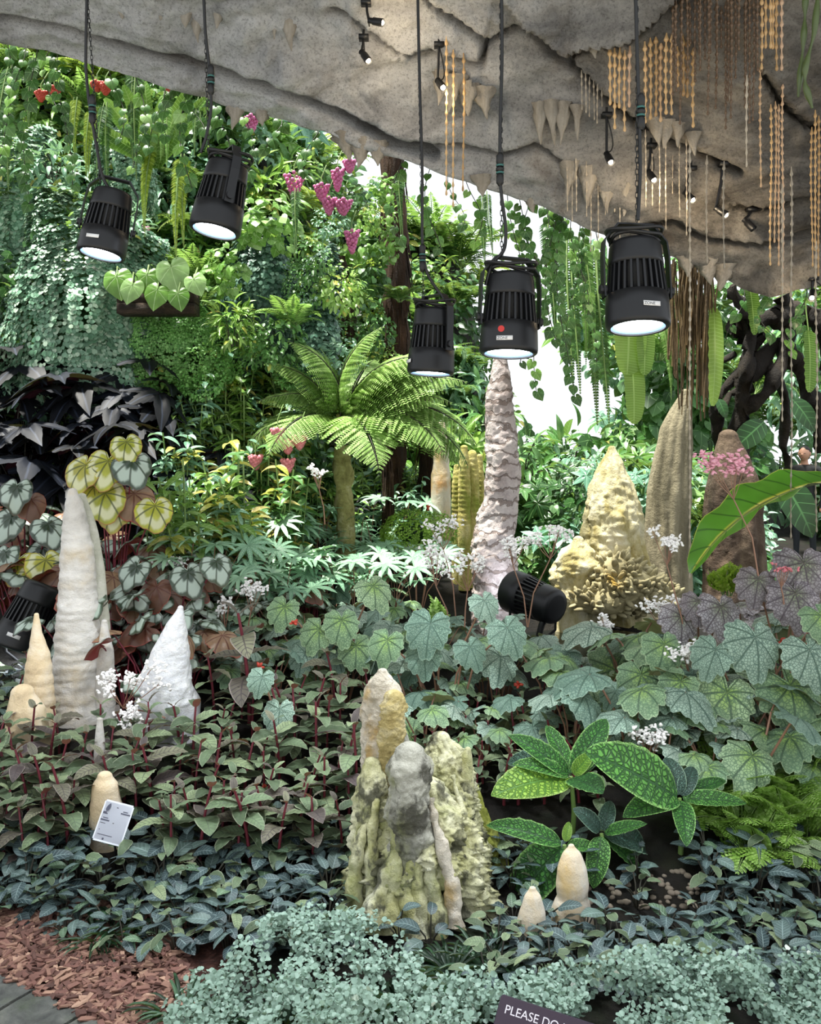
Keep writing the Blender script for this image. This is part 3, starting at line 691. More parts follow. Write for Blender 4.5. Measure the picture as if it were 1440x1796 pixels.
def pendant(label, cx, by, Y, cable, conn, zrot, lean, pitch, yoke_a, sticker, reddot=False, S=1.0, chain_px=None, coil=True):
    base = at(cx, by, Y)
    t = thing('pendant_spotlight', label, 'lamp', base, group='black spotlights hanging from the rock ceiling')
    rot = (Matrix.Rotation(lean, 4, 'Y') @ Matrix.Rotation(pitch, 4, 'X') @ Matrix.Rotation(zrot, 4, 'Z'))
    M = np.array(rot) ; M[:3, :3] *= S
    shared_body(t, M)
    # yoke
    ya = yoke_a; mb = MB(); ux = np.array([math.cos(ya), math.sin(ya), 0])
    pr = [(.098, .09), (.100, .12), (.099, .22), (.094, .268), (.052, .318), (-.052, .318), (-.094, .268), (-.099, .22), (-.100, .12), (-.098, .09)]
    uy = np.array([-ux[1], ux[0], 0])
    hw = .0165
    V = []
    for r_, z_ in pr:
        for dr, du in ((0, -hw), (0, hw), (.005, hw), (.005, -hw)):
            rr = r_ + math.copysign(dr, r_); V.append(ux * rr + uy * du + np.array([0, 0, z_ + (dr if z_ > .3 else 0)]))
    mb.add(np.array(V), grid_faces(4, len(pr), True))
    for s_ in (-1, 1):
        c = ux * s_ * .106 + [0, 0, .115]; tube(mb, [c - ux * s_ * .012, c + ux * s_ * .008], .014, 10)
    link('yoke', mb.mesh('yoke', m_blk, False), t, M)
    if coil:
        mb = MB()
        for j in range(3):
            a = np.linspace(0, 2 * PI, 26)
            pts = np.stack([(.072 + .006 * j) * np.cos(a), (.062 + .006 * j) * np.sin(a), .272 + .011 * j + .010 * np.sin(a * 2 + j)], -1)
            tube(mb, pts, .0062, 6, cap=False)
        link('cable_coil', mb.mesh('cable_coil', m_blk2), t, M)
    # cable and chain
    pts = [np.array(at(x, y, Y)) - np.array(base) for x, y in cable]
    q = np.linspace(0, len(pts) - 1, 40); pts = np.stack([np.interp(q, range(len(pts)), [p[i] for p in pts]) for i in range(3)], -1)
    for _ in range(4): pts[1:-1] = (pts[:-2] + pts[1:-1] * 2 + pts[2:]) / 4
    mb = MB(); tube(mb, pts, .0058, 8); link('power_cable', mb.mesh('power_cable', m_blk2), t)
    c = np.array(at(conn[0], conn[1], Y)) - np.array(base)
    mb = MB(); Mx = np.eye(4); Mx[:3, 3] = c
    lathe(mb, [(.006, -.055), (.009, -.05), (.0125, -.045), (.0125, -.02), (.010, -.018), (.010, -.006), (.014, -.004), (.014, .004), (.010, .006), (.010, .018), (.0125, .02), (.0125, .045), (.009, .05), (.006, .055)], 16, M=Mx)
    cn = link('connector', mb.mesh('connector', m_blk2), t)
    mb = MB()
    for z_ in (-.012, .012): lathe(mb, [(.0128, z_ - .003), (.0135, z_), (.0128, z_ + .003)], 16, M=Mx)
    link('green_ring', mb.mesh('green_ring', m_teal), cn)
    x0, y0, x1, y1 = chain_px
    link('chain', chain_mesh(np.array(at(x0, y0, Y)) - np.array(base), np.array(at(x1, y1, Y)) - np.array(base)), t)
    if sticker is not None:
        sa, txt, sz = sticker
        d = np.array([math.sin(sa), -math.cos(sa), 0]); xx = np.array([math.cos(sa), math.sin(sa), 0])
        L_ = np.eye(4); L_[:3, 0] = xx; L_[:3, 1] = [0, 0, 1]; L_[:3, 2] = d; L_[:3, 3] = d * .0962 + np.array([0, 0, sz])
        Ms = np.array(rot); Ms[:3, :3] *= S; unrot = np.array(Matrix.Rotation(-zrot, 4, 'Z'))
        mb = MB(); box(mb, (0, 0, 0), (.052, .014, .001)); s_ = link('sticker', mb.mesh('sticker', m_stick), t, Ms @ unrot @ L_); s_['label'] = 'white printed sticker'
        if txt:
            Lt = L_.copy(); Lt[:3, 3] = d * .0968 + np.array([0, 0, sz - .0045]) - xx * .024
            text(txt, .0125, m_ink, t, Ms @ unrot @ Lt)
        if reddot:
            mb = MB(); tube(mb, [(0, 0, -.001), (0, 0, .0008)], .0105, 16)
            Lr = L_.copy(); Lr[:3, 3] = d * .0945 + np.array([0, 0, sz + .03]) - xx * .012
            o = link('red_dot', mb.mesh('red_dot', m_red), t, Ms @ unrot @ Lr); o['label'] = 'round red sticker'
    ld = bpy.data.lights.new('lamp_beam', 'SPOT'); ld.energy = LAMP_W; ld.spot_size = math.radians(95); ld.spot_blend = .8; ld.shadow_soft_size = .06; ld.color = (.93, .97, 1)
    lo = link('lamp_beam', ld, t, np.array(rot @ Matrix.Translation((0, 0, -.03))))
    return t

pendant('leftmost hanging spotlight, dark, with an arched handle above it', 177, 447, 3.38, [(153, -40), (151, 60), (150, 120), (156, 180), (168, 250), (178, 310), (200, 345), (206, 380)], (162, 192), 0, math.radians(9), math.radians(-7), .25, (-.12, None, .045), S=.92, chain_px=(151, -40, 176, 322), coil=False)
pendant('hanging spotlight tilted to the right, yoke arm towards the viewer', 376, 406, 3.3, [(356, -40), (360, 60), (369, 130), (371, 190), (362, 240), (352, 268)], (370, 140), 0.1, math.radians(10), math.radians(-7), -1.15, None, S=.97, chain_px=(357, -40, 366, 270))
pendant('hanging spotlight lowest of the middle pair, left of the red-dotted one', 755, 656, 3.6, [(732, -40), (736, 150), (741, 300), (740, 430), (748, 480), (776, 522)], (741, 452), 0, math.radians(3), math.radians(-2), -.85, (-1.25, None, .045), S=.97, chain_px=(732, -40, 743, 530))
pendant('hanging spotlight with a round red sticker on its front', 892, 621, 3.0, [(879, -40), (881, 100), (877, 220), (877, 330), (888, 400), (886, 440), (862, 462), (852, 500)], (877, 297), .1, math.radians(2), math.radians(-5), .12, (-.25, 'ZONE', .034), True, S=1.0, chain_px=(878, -40, 880, 460))
pendant('rightmost and largest hanging spotlight with a white sticker', 1119, 575, 2.72, [(1114, -40), (1117, 80), (1121, 200), (1123, 300), (1119, 386)], (1124, 196), .05, math.radians(0), math.radians(-9), .06, (.2, 'ZONE', .046), S=1.0, chain_px=(1117, -40, 1117, 388))

# floor spotlights
def floor_spot(label, px, py, Y, dirv, S, st=None, hose=None):
    base = at(px, py, Y); g = float(G(base.x, base.y))
    t = thing('floor_spotlight', label, 'lamp', (base.x, base.y, g), group='black spotlights standing in the bed')
    q = Vector(dirv).to_track_quat('-Z', 'Y').to_matrix().to_4x4()
    M = np.array(Matrix.Translation((0, 0, base.z - g)) @ q @ Matrix.Translation((0, 0, -.13 * S))); M[:3, :3] *= S
    for nme in ('housing', 'core', 'cooling_fins', 'cap', 'lens_ring', 'lens'): link(nme, LAMP_PARTS[nme], t, M)
    mb = MB(); h = base.z - g
    for s_ in (-1, 1): tube(mb, [(s_ * .1 * S, 0, h), (s_ * .1 * S, 0.02, h - .14 * S), (s_ * .03, .02, h - .2 * S)], .008, 6)
    tube(mb, [(0, .02, h - .2 * S), (0, .02, -.03)], .012, 8)
    link('stand', mb.mesh('stand', m_blk2), t)
    if st:
        dl = np.array(q.to_3x3().inverted()) @ np.array([.1, -1, .1]); dl[2] = 0; dl = nrm(dl); L_ = np.eye(4); L_[:3, 0] = np.cross([0, 0, 1], dl); L_[:3, 1] = [0, 0, 1]; L_[:3, 2] = dl; L_[:3, 3] = dl * .0962 + np.array([0, 0, .05])
        mb = MB(); box(mb, (0, 0, 0), (.052, .014, .001)); link('sticker', mb.mesh('sticker', m_stick), t, M @ L_)
    if hose:
        pts = [np.array(at(x, y, Y - .1)) - np.array((base.x, base.y, g)) for x, y in hose]
        q = np.linspace(0, len(pts) - 1, 90); pts = np.stack([np.interp(q, range(len(pts)), [p[i] for p in pts]) for i in range(3)], -1)
        for _ in range(6): pts[1:-1] = (pts[:-2] + pts[1:-1] * 2 + pts[2:]) / 4
        mb = MB(); tube(mb, pts, .016 + .004 * (np.arange(90) % 2), 10); o = link('corrugated_hose', mb.mesh('corrugated_hose', m_blk2), t); o['label'] = 'ribbed black hose'
    return t
floor_spot('black floor spotlight with slotted housing behind the white stalagmites', 52, 1082, 4.5, (-.35, -.25, -.9), 1.25, (-.02, -.135, -.06))
floor_spot('black floor spotlight turned away beside the tall brown stalagmite', 935, 1050, 5.2, (-.62, .75, .15), 1.3, None, [(962, 1040), (966, 1070), (950, 1095), (942, 1130), (944, 1165)])

# small ceiling spots
m_bulb = plain('lit_bulb', 'fff6e0', .3, emit='ffe9c4', es=14.0)
def small_spot(px, py, mx, my, dirv, lab, lit=True, Yo=0):
    mt = ceil_hit(mx, my); p = at(px, py, mt.y - .06)
    t = thing('small_spotlight', lab, 'lamp', mt, group='little spotlights under the rock')
    d = nrm(dirv); c = np.array(p) - np.array(mt); bk = c - d * .075
    mb = MB(); tube(mb, [np.array([0, 0, .04]), (bk * .4 + [0, 0, -.01]), bk], .007, 6); box(mb, (0, 0, 0), (.05, .05, .02)); link('bracket', mb.mesh('bracket', m_blk), t)
    mb = MB(); tube(mb, [bk, bk + d * .02, bk + d * .022, c], [.014, .014, .018, .020], 14, cap=False); tube(mb, [bk - d * .001, bk + d * .002], .016, 14); link('barrel', mb.mesh('barrel', m_blk), t)
    mb = MB(); ball(mb, c - d * .008, .0125, nu=12, nv=8); link('bulb', mb.mesh('bulb', m_bulb if lit else m_blk), t)
    mb = MB(); a = np.linspace(0, 1, 14); side = nrm(np.cross(d, (0, .3, 1)))
    pts = [bk * (1 - x) + np.array([0, 0, 0]) * x - side * math.sin(x * PI) * .05 - [0, 0, .03 * math.sin(x * PI)] for x in a]
    tube(mb, pts, .0035, 5); link('wire', mb.mesh('wire', m_blk2), t)
    if lit:
        ld = bpy.data.lights.new('bulb_light', 'POINT'); ld.energy = 1.2; ld.color = (1, .78, .5); ld.shadow_soft_size = .02
        lo = link('bulb_light', ld, t); lo.location = c + d * .03
for a_ in [(672, 40, 642, 8, (.9, -.2, -.25), 'small spotlight at the very top pointing right, above a second one'), (647, 108, 638, 70, (.5, -.3, -.8), 'small spotlight pointing down just under the topmost one'),
        (778, 155, 770, 82, (.35, -.5, -.7), 'small spotlight on a long stem beside the beaded strands'), (1072, 286, 1064, 205, (.2, -.5, -.8), 'small spotlight on a thin stem left of the rightmost hanging lamp'),
        (1148, 317, 1142, 258, (.3, -.5, -.8), 'small spotlight just right of the rightmost hanging lamp chain'), (1216, 352, 1212, 298, (.4, -.5, -.7), 'small spotlight above the aerial roots'),
        (1275, 378, 1270, 290, (.6, -.4, -.6), 'small spotlight under the dark rock crevice at right'), (1424, 524, 1425, 490, (-.3, -.6, -.6), 'small spotlight at the far right edge of the rock')]:
    small_spot(*a_)
small_spot(1322, 402, 1318, 370, (.5, -.3, -.7), 'small unlit spotlight hanging right of the crevice lamp', False)

# ------------------------------------------------------------------ beaded stone strands
k = NT('amber_strand'); oi = k.n('ObjectInfo')
m_strand = k.done(k.n('BsdfPrincipled', {'Base Color': k.ramp(oi.outputs['Random'], [(0, C('9a7a50')), (.5, C('c9a676')), (1, C('b89a80'))]), 'Roughness': .3, 'Subsurface Weight': .2, 'Subsurface Radius': (.05, .03, .02)}))
k = NT('grey_strand'); oi = k.n('ObjectInfo')
m_strand2 = k.done(k.n('BsdfPrincipled', {'Base Color': k.ramp(oi.outputs['Random'], [(0, C('7d7568')), (.5, C('a89c8a')), (1, C('8d8272'))]), 'Roughness': .4}))
m_strand3 = plain('brown_strand', '5e4a38', .5, nz=.3)
STR = {}
def strand_mesh(L, bead, fat, mat):
    key = (round(L, 1), bead, fat, mat.name)
    if key in STR: return STR[key]
    L = key[0]; n = max(2, int(L / bead)); prof = []
    for i in range(n):
        z0 = -i * L / n; l = L / n; tp = 1 - .35 * i / n
        prof += [(.0022 * fat, z0), (.0030 * fat * tp, z0 - l * .35), (.0062 * fat * tp, z0 - l * .62), (.0078 * fat * tp, z0 - l * .76), (.0058 * fat * tp, z0 - l * .90)]
    prof += [(.0006, -L)]
    mb = MB(); lathe(mb, prof, 7); V = mb.v[0]; V[:, 0] += .004 * np.sin(V[:, 2] * 7); STR[key] = mb.mesh('bead_strand', mat); return STR[key]

ORD = ['leftmost', 'second', 'third', 'fourth', 'fifth', 'sixth', 'seventh', 'eighth', 'ninth', 'tenth', 'eleventh', 'twelfth', 'thirteenth', 'fourteenth', 'fifteenth']
def nth(i, n, label):
    if n == 1 or n > 15: return label
    return (ORD[i] + ' ' + label + (' counted from the left' if 0 < i < n - 1 else '')) if i < n - 1 else 'rightmost ' + label
def strands(items, bead, fat, mat, lab0, group, Yo=0.0, name='bead_strand'):
    items = sorted(items)
    for i_, (px, y0, y1) in enumerate(items):
        label = nth(i_, len(items), lab0)
        q = ceil_hit(px, y0); q = at(px, y0, q.y - Yo); L = (y1 - y0) * q.y / FPX
        o = place1(name, strand_mesh(L, bead, fat, mat), label, 'strand', (q.x, q.y, q.z + .02), U(0, 6), 1, group)
strands([(783, 70, 365), (795, 92, 372), (813, 100, 352)], .05, 1.3, m_strand, 'amber bead strand beside the long-stemmed small spotlight', 'three bead strands by the small spotlight')
strands([(1069 + 9 * i, 92 + U(-8, 8), 215 + U(-15, 25)) for i in range(5)], .05, 1.6, m_strand, 'amber bead strand left of the rightmost lamp chain', 'bead strands left of the lamp chain')
strands([(1131 + 9.5 * i, 70 + U(-10, 20), 185 + U(-15, 50)) for i in range(10)], .05, 1.7, m_strand, 'amber bead strand right of the rightmost lamp chain', 'bead strands right of the lamp chain')
strands([(1335, -20, 120), (1343, -20, 105), (1357, -20, 108), (1363, -20, 115), (1371, -20, 122), (1351, -20, 90)], .05, 1.5, m_strand, 'amber bead strand hanging from the top edge at right', 'bead strands at the top right')
strands([(1352, 190, 480), (1360, 185, 420), (1366, 190, 470), (1373, 150, 500), (1334, 120, 350), (1430, 200, 460), (1436, 210, 480), (1424, 230, 470)], .04, 1.15, m_strand, 'thin amber strand hanging low near the right edge', 'thin amber strands at right')
strands([(1210, 260, 1030), (1372, 330, 760), (1388, 300, 960), (1432, 430, 930), (1310, 140, 300), (1240, 280, 480), (1270, 290, 470)], .045, 1.0, m_strand2, 'long thin grey bead strand reaching down at right', 'long grey strands at right', Yo=.5)
strands([(990 + 12 * i + U(-5, 5), 270 + 10 * i + U(-20, 20), 400 + U(-30, 50)) for i in range(9)] + [(1020 + 7 * i, 130 + 6 * i, 215 + U(-15, 20)) for i in range(6)] + [(1120 + 12 * i, 250 + U(-20, 30), 380 + U(-40, 40)) for i in range(8)],
        .04, .8, m_strand2, 'short pale bead strand under the middle of the rock', 'pale strands under the rock')
strands([(1180 + 6.2 * i + U(-3, 3), -20 + U(0, 40), 130 + U(-50, 110)) for i in range(26)], .035, 1.3, m_strand3, 'thin brown strand in the dense curtain at the top right', 'brown strand curtain')
# green pod vine at the top right
m_pod = plain('pod_green', '47552c', .4, nz=.3)
t = thing('pod_vine', 'hanging vine with long dark green pods at the top right corner', 'plant', at(1410, -20, 3.6))
for i, pl in enumerate([[(1413, -20), (1412, 30), (1408, 90), (1400, 170)], [(1436, -20), (1428, 60), (1412, 120), (1412, 150), (1425, 190)]]):
    mb = MB(); pts = np.array([np.array(at(x, y, 3.6 - .03 * i)) - np.array(t.location) for x, y in pl]); q = np.linspace(0, len(pl) - 1, 30)
    pts = np.stack([np.interp(q, range(len(pl)), pts[:, j]) for j in range(3)], -1)
    tube(mb, pts, .005 + .009 * np.abs(np.sin(np.linspace(0, PI * 3, 30))) ** 2, 8); link('pod_stem', mb.mesh('pod_stem', m_pod), t)

# ------------------------------------------------------------------ plants: materials
m_stemred = plain('dark_red_stem', '6b2230', .5, nz=.3)
m_stemgrn = plain('green_stem', '6f8a4a', .5, nz=.2)
m_stemdk = plain('dark_stem', '2c2a20', .6, nz=.3)
m_stempk = plain('rosy_petiole', '96705c', .5, nz=.25)
m_bark = stone('fibrous_bark', [(.3, '1c120c'), (.5, '3e2a1c'), (.7, '604632')], 9, .25, 1.0, 60)
m_wood = stone('dark_driftwood', [(.3, '0f0c09'), (.5, '1f1912'), (.7, '352c20')], 6, .6, 1.0, 50)
l_velvet = leafmat('velvet_leaf', '4a5c42', '758c68', '9aab80', vein='566450', nv=9, slant=1.2, edge='9aa488', edgew=.12, under='6e4a4c', rough=.6, tr=.12, bump=.3)
l_velvet2 = leafmat('velvet_leaf_purple', '564a4c', '74725f', '8a8c70', vein='40383c', nv=9, slant=1.2, edge='9a8f88', under='7d3a44', rough=.6, tr=.12, bump=.3)
l_blue = leafmat('blue_grey_leaf', '33454a', '4d6264', '6a8278', vein='8a9e9c', nv=8, slant=1.3, vw=.05, edge='49585a', under='55474c', rough=.45, tr=.08, bump=.4)
l_beg = leafmat('veined_green_begonia', '8aab84', 'aacb9c', 'c0dcae', vein='3f5a44', kind='pol', nv=8, vw=.11, net=22, netc='55765c', edge='a9bf9a', edgew=.05, center='9dbf62', under='8a8a68', rough=.5, tr=.18, bump=.4)
l_beg2 = leafmat('veined_teal_begonia', '88a894', 'aeccb8', 'c8dcc8', vein='405c50', kind='pol', nv=9, vw=.10, net=24, netc='4c6b62', edge='93ac9b', edgew=.05, under='7a7f66', rough=.5, tr=.18, bump=.4)
l_begp = leafmat('veined_purple_begonia', 'a29a9f', 'c2bec2', 'd0cecb', vein='4c404a', kind='pol', nv=9, vw=.10, net=20, netc='5c5259', edge='7d6d6c', edgew=.05, center='7f8a6a', under='7b3a34', rough=.5, tr=.1, bump=.4)
l_rex = leafmat('silver_banded_begonia', '2f4233', '3d5240', '4b5f49', vein='24331f', kind='pol', nv=8, vw=.14, band=(.28, .74, 'a8b8ac'), edge='4b3430', edgew=.05, under='7d2430', rough=.3, tr=.08, spec=.6)
l_rexy = leafmat('yellow_banded_begonia', 'b3ba3e', 'd6d84e', 'c6ba5a', vein='46502a', kind='pol', nv=8, vw=.12, band=(.42, .72, 'e2e3b8'), edge='a8483a', edgew=.05, under='b07a4a', rough=.3, tr=.3, spec=.5)
l_rexr = leafmat('bronze_begonia', '6b4238', '8f6a56', 'a98a6c', vein='5a2f2c', kind='pol', nv=8, vw=.12, edge='b0403a', edgew=.05, under='8a2028', rough=.35, tr=.2)
l_dark = leafmat('near_black_cut_leaf', '0b0d12', '12151d', '1b202c', vein='2c3342', kind='pol', nv=7, vw=.06, under='3a1a26', rough=.55, tr=.03, spec=.25)
l_lux = leafmat('jade_leaflet', '6fa482', '93c2a0', 'b4dab6', vein='c0e0c0', nv=9, vw=.05, under='7fae8a', rough=.4, tr=.2)
l_tex = leafmat('quilted_green_leaf', '3d7a3a', '5a9c42', '6aa84e', vein='1f4326', nv=11, slant=1.6, vw=.09, net=20, netc='27502c', edge='9fd07a', edgew=.1, under='9cc46a', rough=.5, tr=.2, bump=.9)
l_texl = leafmat('quilted_lime_leaf', '86b53c', '9cc64a', '8fb94e', vein='46742c', nv=11, slant=1.6, vw=.09, net=20, netc='52842f', edge='b6d67a', edgew=.1, under='a9cf62', rough=.5, tr=.25, bump=.9)
l_texb = leafmat('quilted_bluish_leaf', '3f5f56', '577a6a', '6b8e78', vein='24382f', nv=11, slant=1.6, vw=.09, net=20, netc='2c443a', edge='8fae94', edgew=.1, under='6b8f6a', rough=.5, tr=.12, bump=.9)
l_g1 = leafmat('bright_leaf', '5f8a34', '86b54a', 'b4d488', vein='b9d690', nv=6, vw=.04, rough=.35, tr=.35)
l_g2 = leafmat('mid_leaf', '35602f', '568a42', '86b478', vein='7fae70', nv=6, vw=.04, rough=.35, tr=.3)
l_g3 = leafmat('deep_leaf', '1f3a22', '2f5430', '4c7848', vein='4c7848', nv=6, vw=.04, rough=.35, tr=.25)
l_g4 = leafmat('pale_bluish_leaf', '5d8f74', '86b596', 'b0d4ba', vein='b9dcc4', nv=6, vw=.04, rough=.3, tr=.25)
l_yel = leafmat('yellowing_leaf', 'a9b53c', 'd0cf62', 'e6cf8a', vein='dfe0a0', nv=6, vw=.04, rough=.4, tr=.35)
l_h1 = leafmat('bright_heart_leaf', '5f8f3a', '83b652', 'a8cf86', vein='c4dfa6', kind='pol', nv=7, vw=.05, rough=.35, tr=.35)
l_h2 = leafmat('deep_heart_leaf', '274c28', '3f6e36', '5c8c4a', vein='88b070', kind='pol', nv=7, vw=.05, rough=.35, tr=.3)
l_h3 = leafmat('teal_lobed_leaf', '4c8468', '73aa8c', '9acbae', vein='a9d6b8', kind='pol', nv=7, vw=.05, rough=.3, tr=.25)
l_fern = leafmat('fern_green', '5f9440', '82b45a', 'a8d07e', rough=.45, tr=.35)
l_fernd = leafmat('fern_dark', '2a4c26', '3f6a34', '5c8646', rough=.45, tr=.3)
l_ferny = leafmat('fern_yellow_green', '6f8a24', '92ab34', 'b0c45a', rough=.45, tr=.4)
l_scale = leafmat('bluish_scale_leaf', '4c7a5c', '86b094', 'c4dcc4', rough=.4, tr=.15)
l_scaled = leafmat('dark_scale_leaf', '2c4a40', '4c7462', '8aab9a', rough=.4, tr=.15)
l_moss = leafmat('moss_green', '4f8a3c', '74ad58', '98cc7c', rough=.5, tr=.25)
l_pilea = leafmat('silvery_small_leaf', '4f6654', 'a2b9a4', 'eef3ea', rough=.4, tr=.12, under='8aa596')
l_grass = leafmat('dark_grass_blade', '1c3424', '2f5236', '4a7250', rough=.4, tr=.15)
l_big = leafmat('variegated_big_leaf', '3f7a24', '5a9a2c', '6aa83a', vein='2f5c1c', nv=9, slant=.8, vw=.05, band=(-.2, .05, 'd8d44a'), edge='c2cc5a', edgew=.03, under='12351f', rough=.25, tr=.2, spec=.6)
m_petw = plain('white_petal', 'fdfbfa', .5)
m_petp = plain('pink_petal', 'e8aabb', .5, nz=.15)
m_petm = plain('magenta_pink_bloom', 'c86a9c', .5, nz=.3)
m_petr = plain('red_bloom', 'b8402f', .5, nz=.2)
m_peto = plain('coral_bloom', 'd9808a', .5, nz=.25)

def rnd_dir(n, zb=0.0, yb=0.0):
    return nrm(NR.normal(size=(n, 3)) + [0, yb, zb])

def meshes(mat, name, fn, n=3):
    return [single(fn(i), name, mat) for i in range(n)]

# ------------------------------------------------------------------ plants: builders (each returns a list of part name, mesh, matrix)
def spec_redstem(seed, mats, h=.28, ll=.095, nodes=5):
    r = random.Random(seed); mb = MB()
    bend = np.array([r.uniform(-.05, .05), r.uniform(-.06, .02), 0])
    f = lambda t_: bend * t_ ** 2 + np.array([0, 0, h * t_])
    tube(mb, [f(t_) for t_ in np.linspace(-.1, 1, 8)], np.linspace(.007, .004, 8), 6)
    out = [('stem', mb.mesh('stem', m_stemred), np.eye(4))]
    a0 = r.uniform(0, 6)
    for k_ in range(nodes):
        t_ = .28 + .70 * k_ / (nodes - 1); p = f(t_); s_ = ll * (.8 + .45 * math.sin(PI * (k_ + .8) / nodes)) * r.uniform(.85, 1.15)
        if k_ == nodes - 1: s_ *= .62
        for j in range(2):
            a = a0 + k_ * PI / 2 + j * PI + r.uniform(-.3, .3); el = r.uniform(.05, .45) + (.6 if k_ == nodes - 1 else 0)
            d = np.array([math.cos(a) * math.cos(el), math.sin(a) * math.cos(el), math.sin(el)])
            me = r.choice(mats); out.append(('leaf', me, frame(p + d * .006, d, (0, -.25, 1), s_, s_ * r.uniform(.9, 1.15))))
    return out

def spec_rosette(seed, mats, ll=.07, n=7, h=.07):
    r = random.Random(seed); out = []; mb = MB()
    for k_ in range(n):
        a = k_ * 2.4 + r.uniform(-.3, .3); rad = r.uniform(.005, .05); z = h * r.uniform(.4, 1.2); el = r.uniform(-.1, .55)
        p = np.array([math.cos(a) * rad, math.sin(a) * rad, z]); d = np.array([math.cos(a) * math.cos(el), math.sin(a) * math.cos(el), math.sin(el)])
        tube(mb, [(0, 0, -.02), p * [.5, .5, .7], p], .0028, 4, cap=False); s_ = ll * r.uniform(.7, 1.25)
        out.append(('leaf', r.choice(mats), frame(p, d, (0, -.35, 1), s_)))
    return [('stem', mb.mesh('stem', m_stemdk), np.eye(4))] + out

def spec_petioled(seed, mats, stemm, n=6, h=(.15, .34), spread=.2, size=(.16, .24), face=.5, dirb=(0, -.5, 0), pr=.004):
    """leaves on long petioles; each leaf part is a blade, the petioles one mesh"""
    r = random.Random(seed); mb = MB(); out = []
    for k_ in range(n):
        a = k_ * 2.4 + r.uniform(-.4, .4); rad = spread * r.uniform(.25, 1.1); z = r.uniform(*h)
        p = np.array([math.cos(a) * rad, math.sin(a) * rad, z])
        tube(mb, [(math.cos(a) * .01, math.sin(a) * .01, -.03), p * [.35, .35, .55], p * [.8, .8, .92], p], [pr * 1.3, pr * 1.1, pr, pr * .8], 5, cap=False)
        d = nrm(np.array([math.cos(a), math.sin(a), r.uniform(-.65, .2)]) + np.array(dirb) * r.uniform(.4, 1.2))
        up = nrm(np.array([math.cos(a) * face, math.sin(a) * face - .35, 1]) + NR.normal(size=3) * .30)
        s_ = r.uniform(*size); out.append(('leaf', r.choice(mats), frame(p, d, up, s_)))
    return [('petioles', mb.mesh('petioles', stemm), np.eye(4))] + out

def frond_mesh(name, mat, L=.5, n=22, pl=.10, pw=.022, droop=1.2, arch=.9, bip=0, seed=0, taper=1.0, twist=0.0, stem=None):
    """fern frond along +Y rising by arch then drooping; bip > 0 makes each pinna a row of bip pinnules"""
    mb = MB(); q = np.linspace(0, 1, n + 4); a = arch - droop * q ** 1.2
    dl = L / (n + 3); y = np.concatenate([[0], np.cumsum(np.cos(a[:-1]) * dl)]); z = np.concatenate([[0], np.cumsum(np.sin(a[:-1]) * dl)])
    pts = np.stack([np.sin(q * 3 + seed) * .02 * L, y, z], -1); tube(mb, pts, np.linspace(.006, .0015, n + 4) * (L / .5) ** .5, 4, cap=False, mi=1)
    tg = nrm(np.gradient(pts, axis=0)); nor = np.stack([np.zeros(n + 4), -np.sin(a), np.cos(a)], -1)
    i = np.arange(3, n + 4); w_ = np.sin(PI * np.clip((q[i] * .92 + .08), 0, 1) ** (.75 * taper)) * (1 - .15 * q[i]) + .06
    for s_ in (-1, 1):
        side = np.tile([s_ * 1.0, 0, 0], (len(i), 1)); d = nrm(side + tg[i] * .55 - nor[i] * .15 + NR.normal(size=(len(i), 3)) * .05)
        if not bip:
            scatter(mb, T_DIA, pts[i], d, nor[i] + NR.normal(size=(len(i), 3)) * .12, pl * w_, np.full(len(i), pw))
        else:
            for j in range(bip):
                f = (j + 1) / (bip + 1); pp = pts[i] + d * (pl * w_ * f)[:, None] - nor[i] * (pl * w_ * f ** 2 * .18)[:, None]
                for s2 in (-1, 1):
                    e = nrm(tg[i] * s2 * .9 + d * .55); scatter(mb, T_DIA, pp, e, nor[i], pl * w_ * .20 * (1.25 - f) + .004, pl * w_ * 1.15 / bip * .8 + .002)
    return mb.mesh(name, [mat, stem or m_stemgrn])

def spec_fern(seed, fr, n=10, el=(.3, .9), sc=(.7, 1.1)):
    r = random.Random(seed); out = []
    for k_ in range(n):
        a = k_ * 2.4 + r.uniform(-.3, .3); e = r.uniform(*el); d = (math.cos(a) * math.cos(e), math.sin(a) * math.cos(e), math.sin(e) * .5)
        out.append(('frond', r.choice(fr), frame((math.cos(a) * .02, math.sin(a) * .02, 0), d, (0, 0, 1), r.uniform(*sc))))
    return out

def clump(name, mat, T, n, R_=(.3, .18, .3), L=(.05, .08), wl=1.0, dirb=(0, -.6, -.5), norb=(0, -1, .8), shell=.55, mi2=None, frac2=0.0, stems=0, stem=None):
    """one climbing or bushy wall plant: leaves filling an ellipsoid and facing outwards"""
    mb = MB(); d0 = rnd_dir(n); rad = (NR.random(n) * (1 - shell) + shell)[:, None]
    pos = d0 * rad * R_; L_ = NR.uniform(*L, n)
    d = nrm(d0 * .6 + np.array(dirb) + NR.normal(size=(n, 3)) * .45); nor = nrm(d0 * .5 + np.array(norb) + NR.normal(size=(n, 3)) * .35)
    k_ = int(n * frac2)
    scatter(mb, T, pos[k_:], d[k_:], nor[k_:], L_[k_:], L_[k_:] * wl)
    if k_: scatter(mb, T, pos[:k_], d[:k_], nor[:k_], L_[:k_], L_[:k_] * wl, mi=1)
    for i in range(stems):
        p = pos[NR.integers(n)]; tube(mb, [(p[0] * .2, .05, -R_[2] * .9), p * .5 + [0, .05, 0], p], .005, 4, cap=False, mi=2 if mi2 else 1)
    ms = [mat] + ([mi2] if mi2 else []) + [stem or m_stemdk]
    return mb.mesh(name, ms)

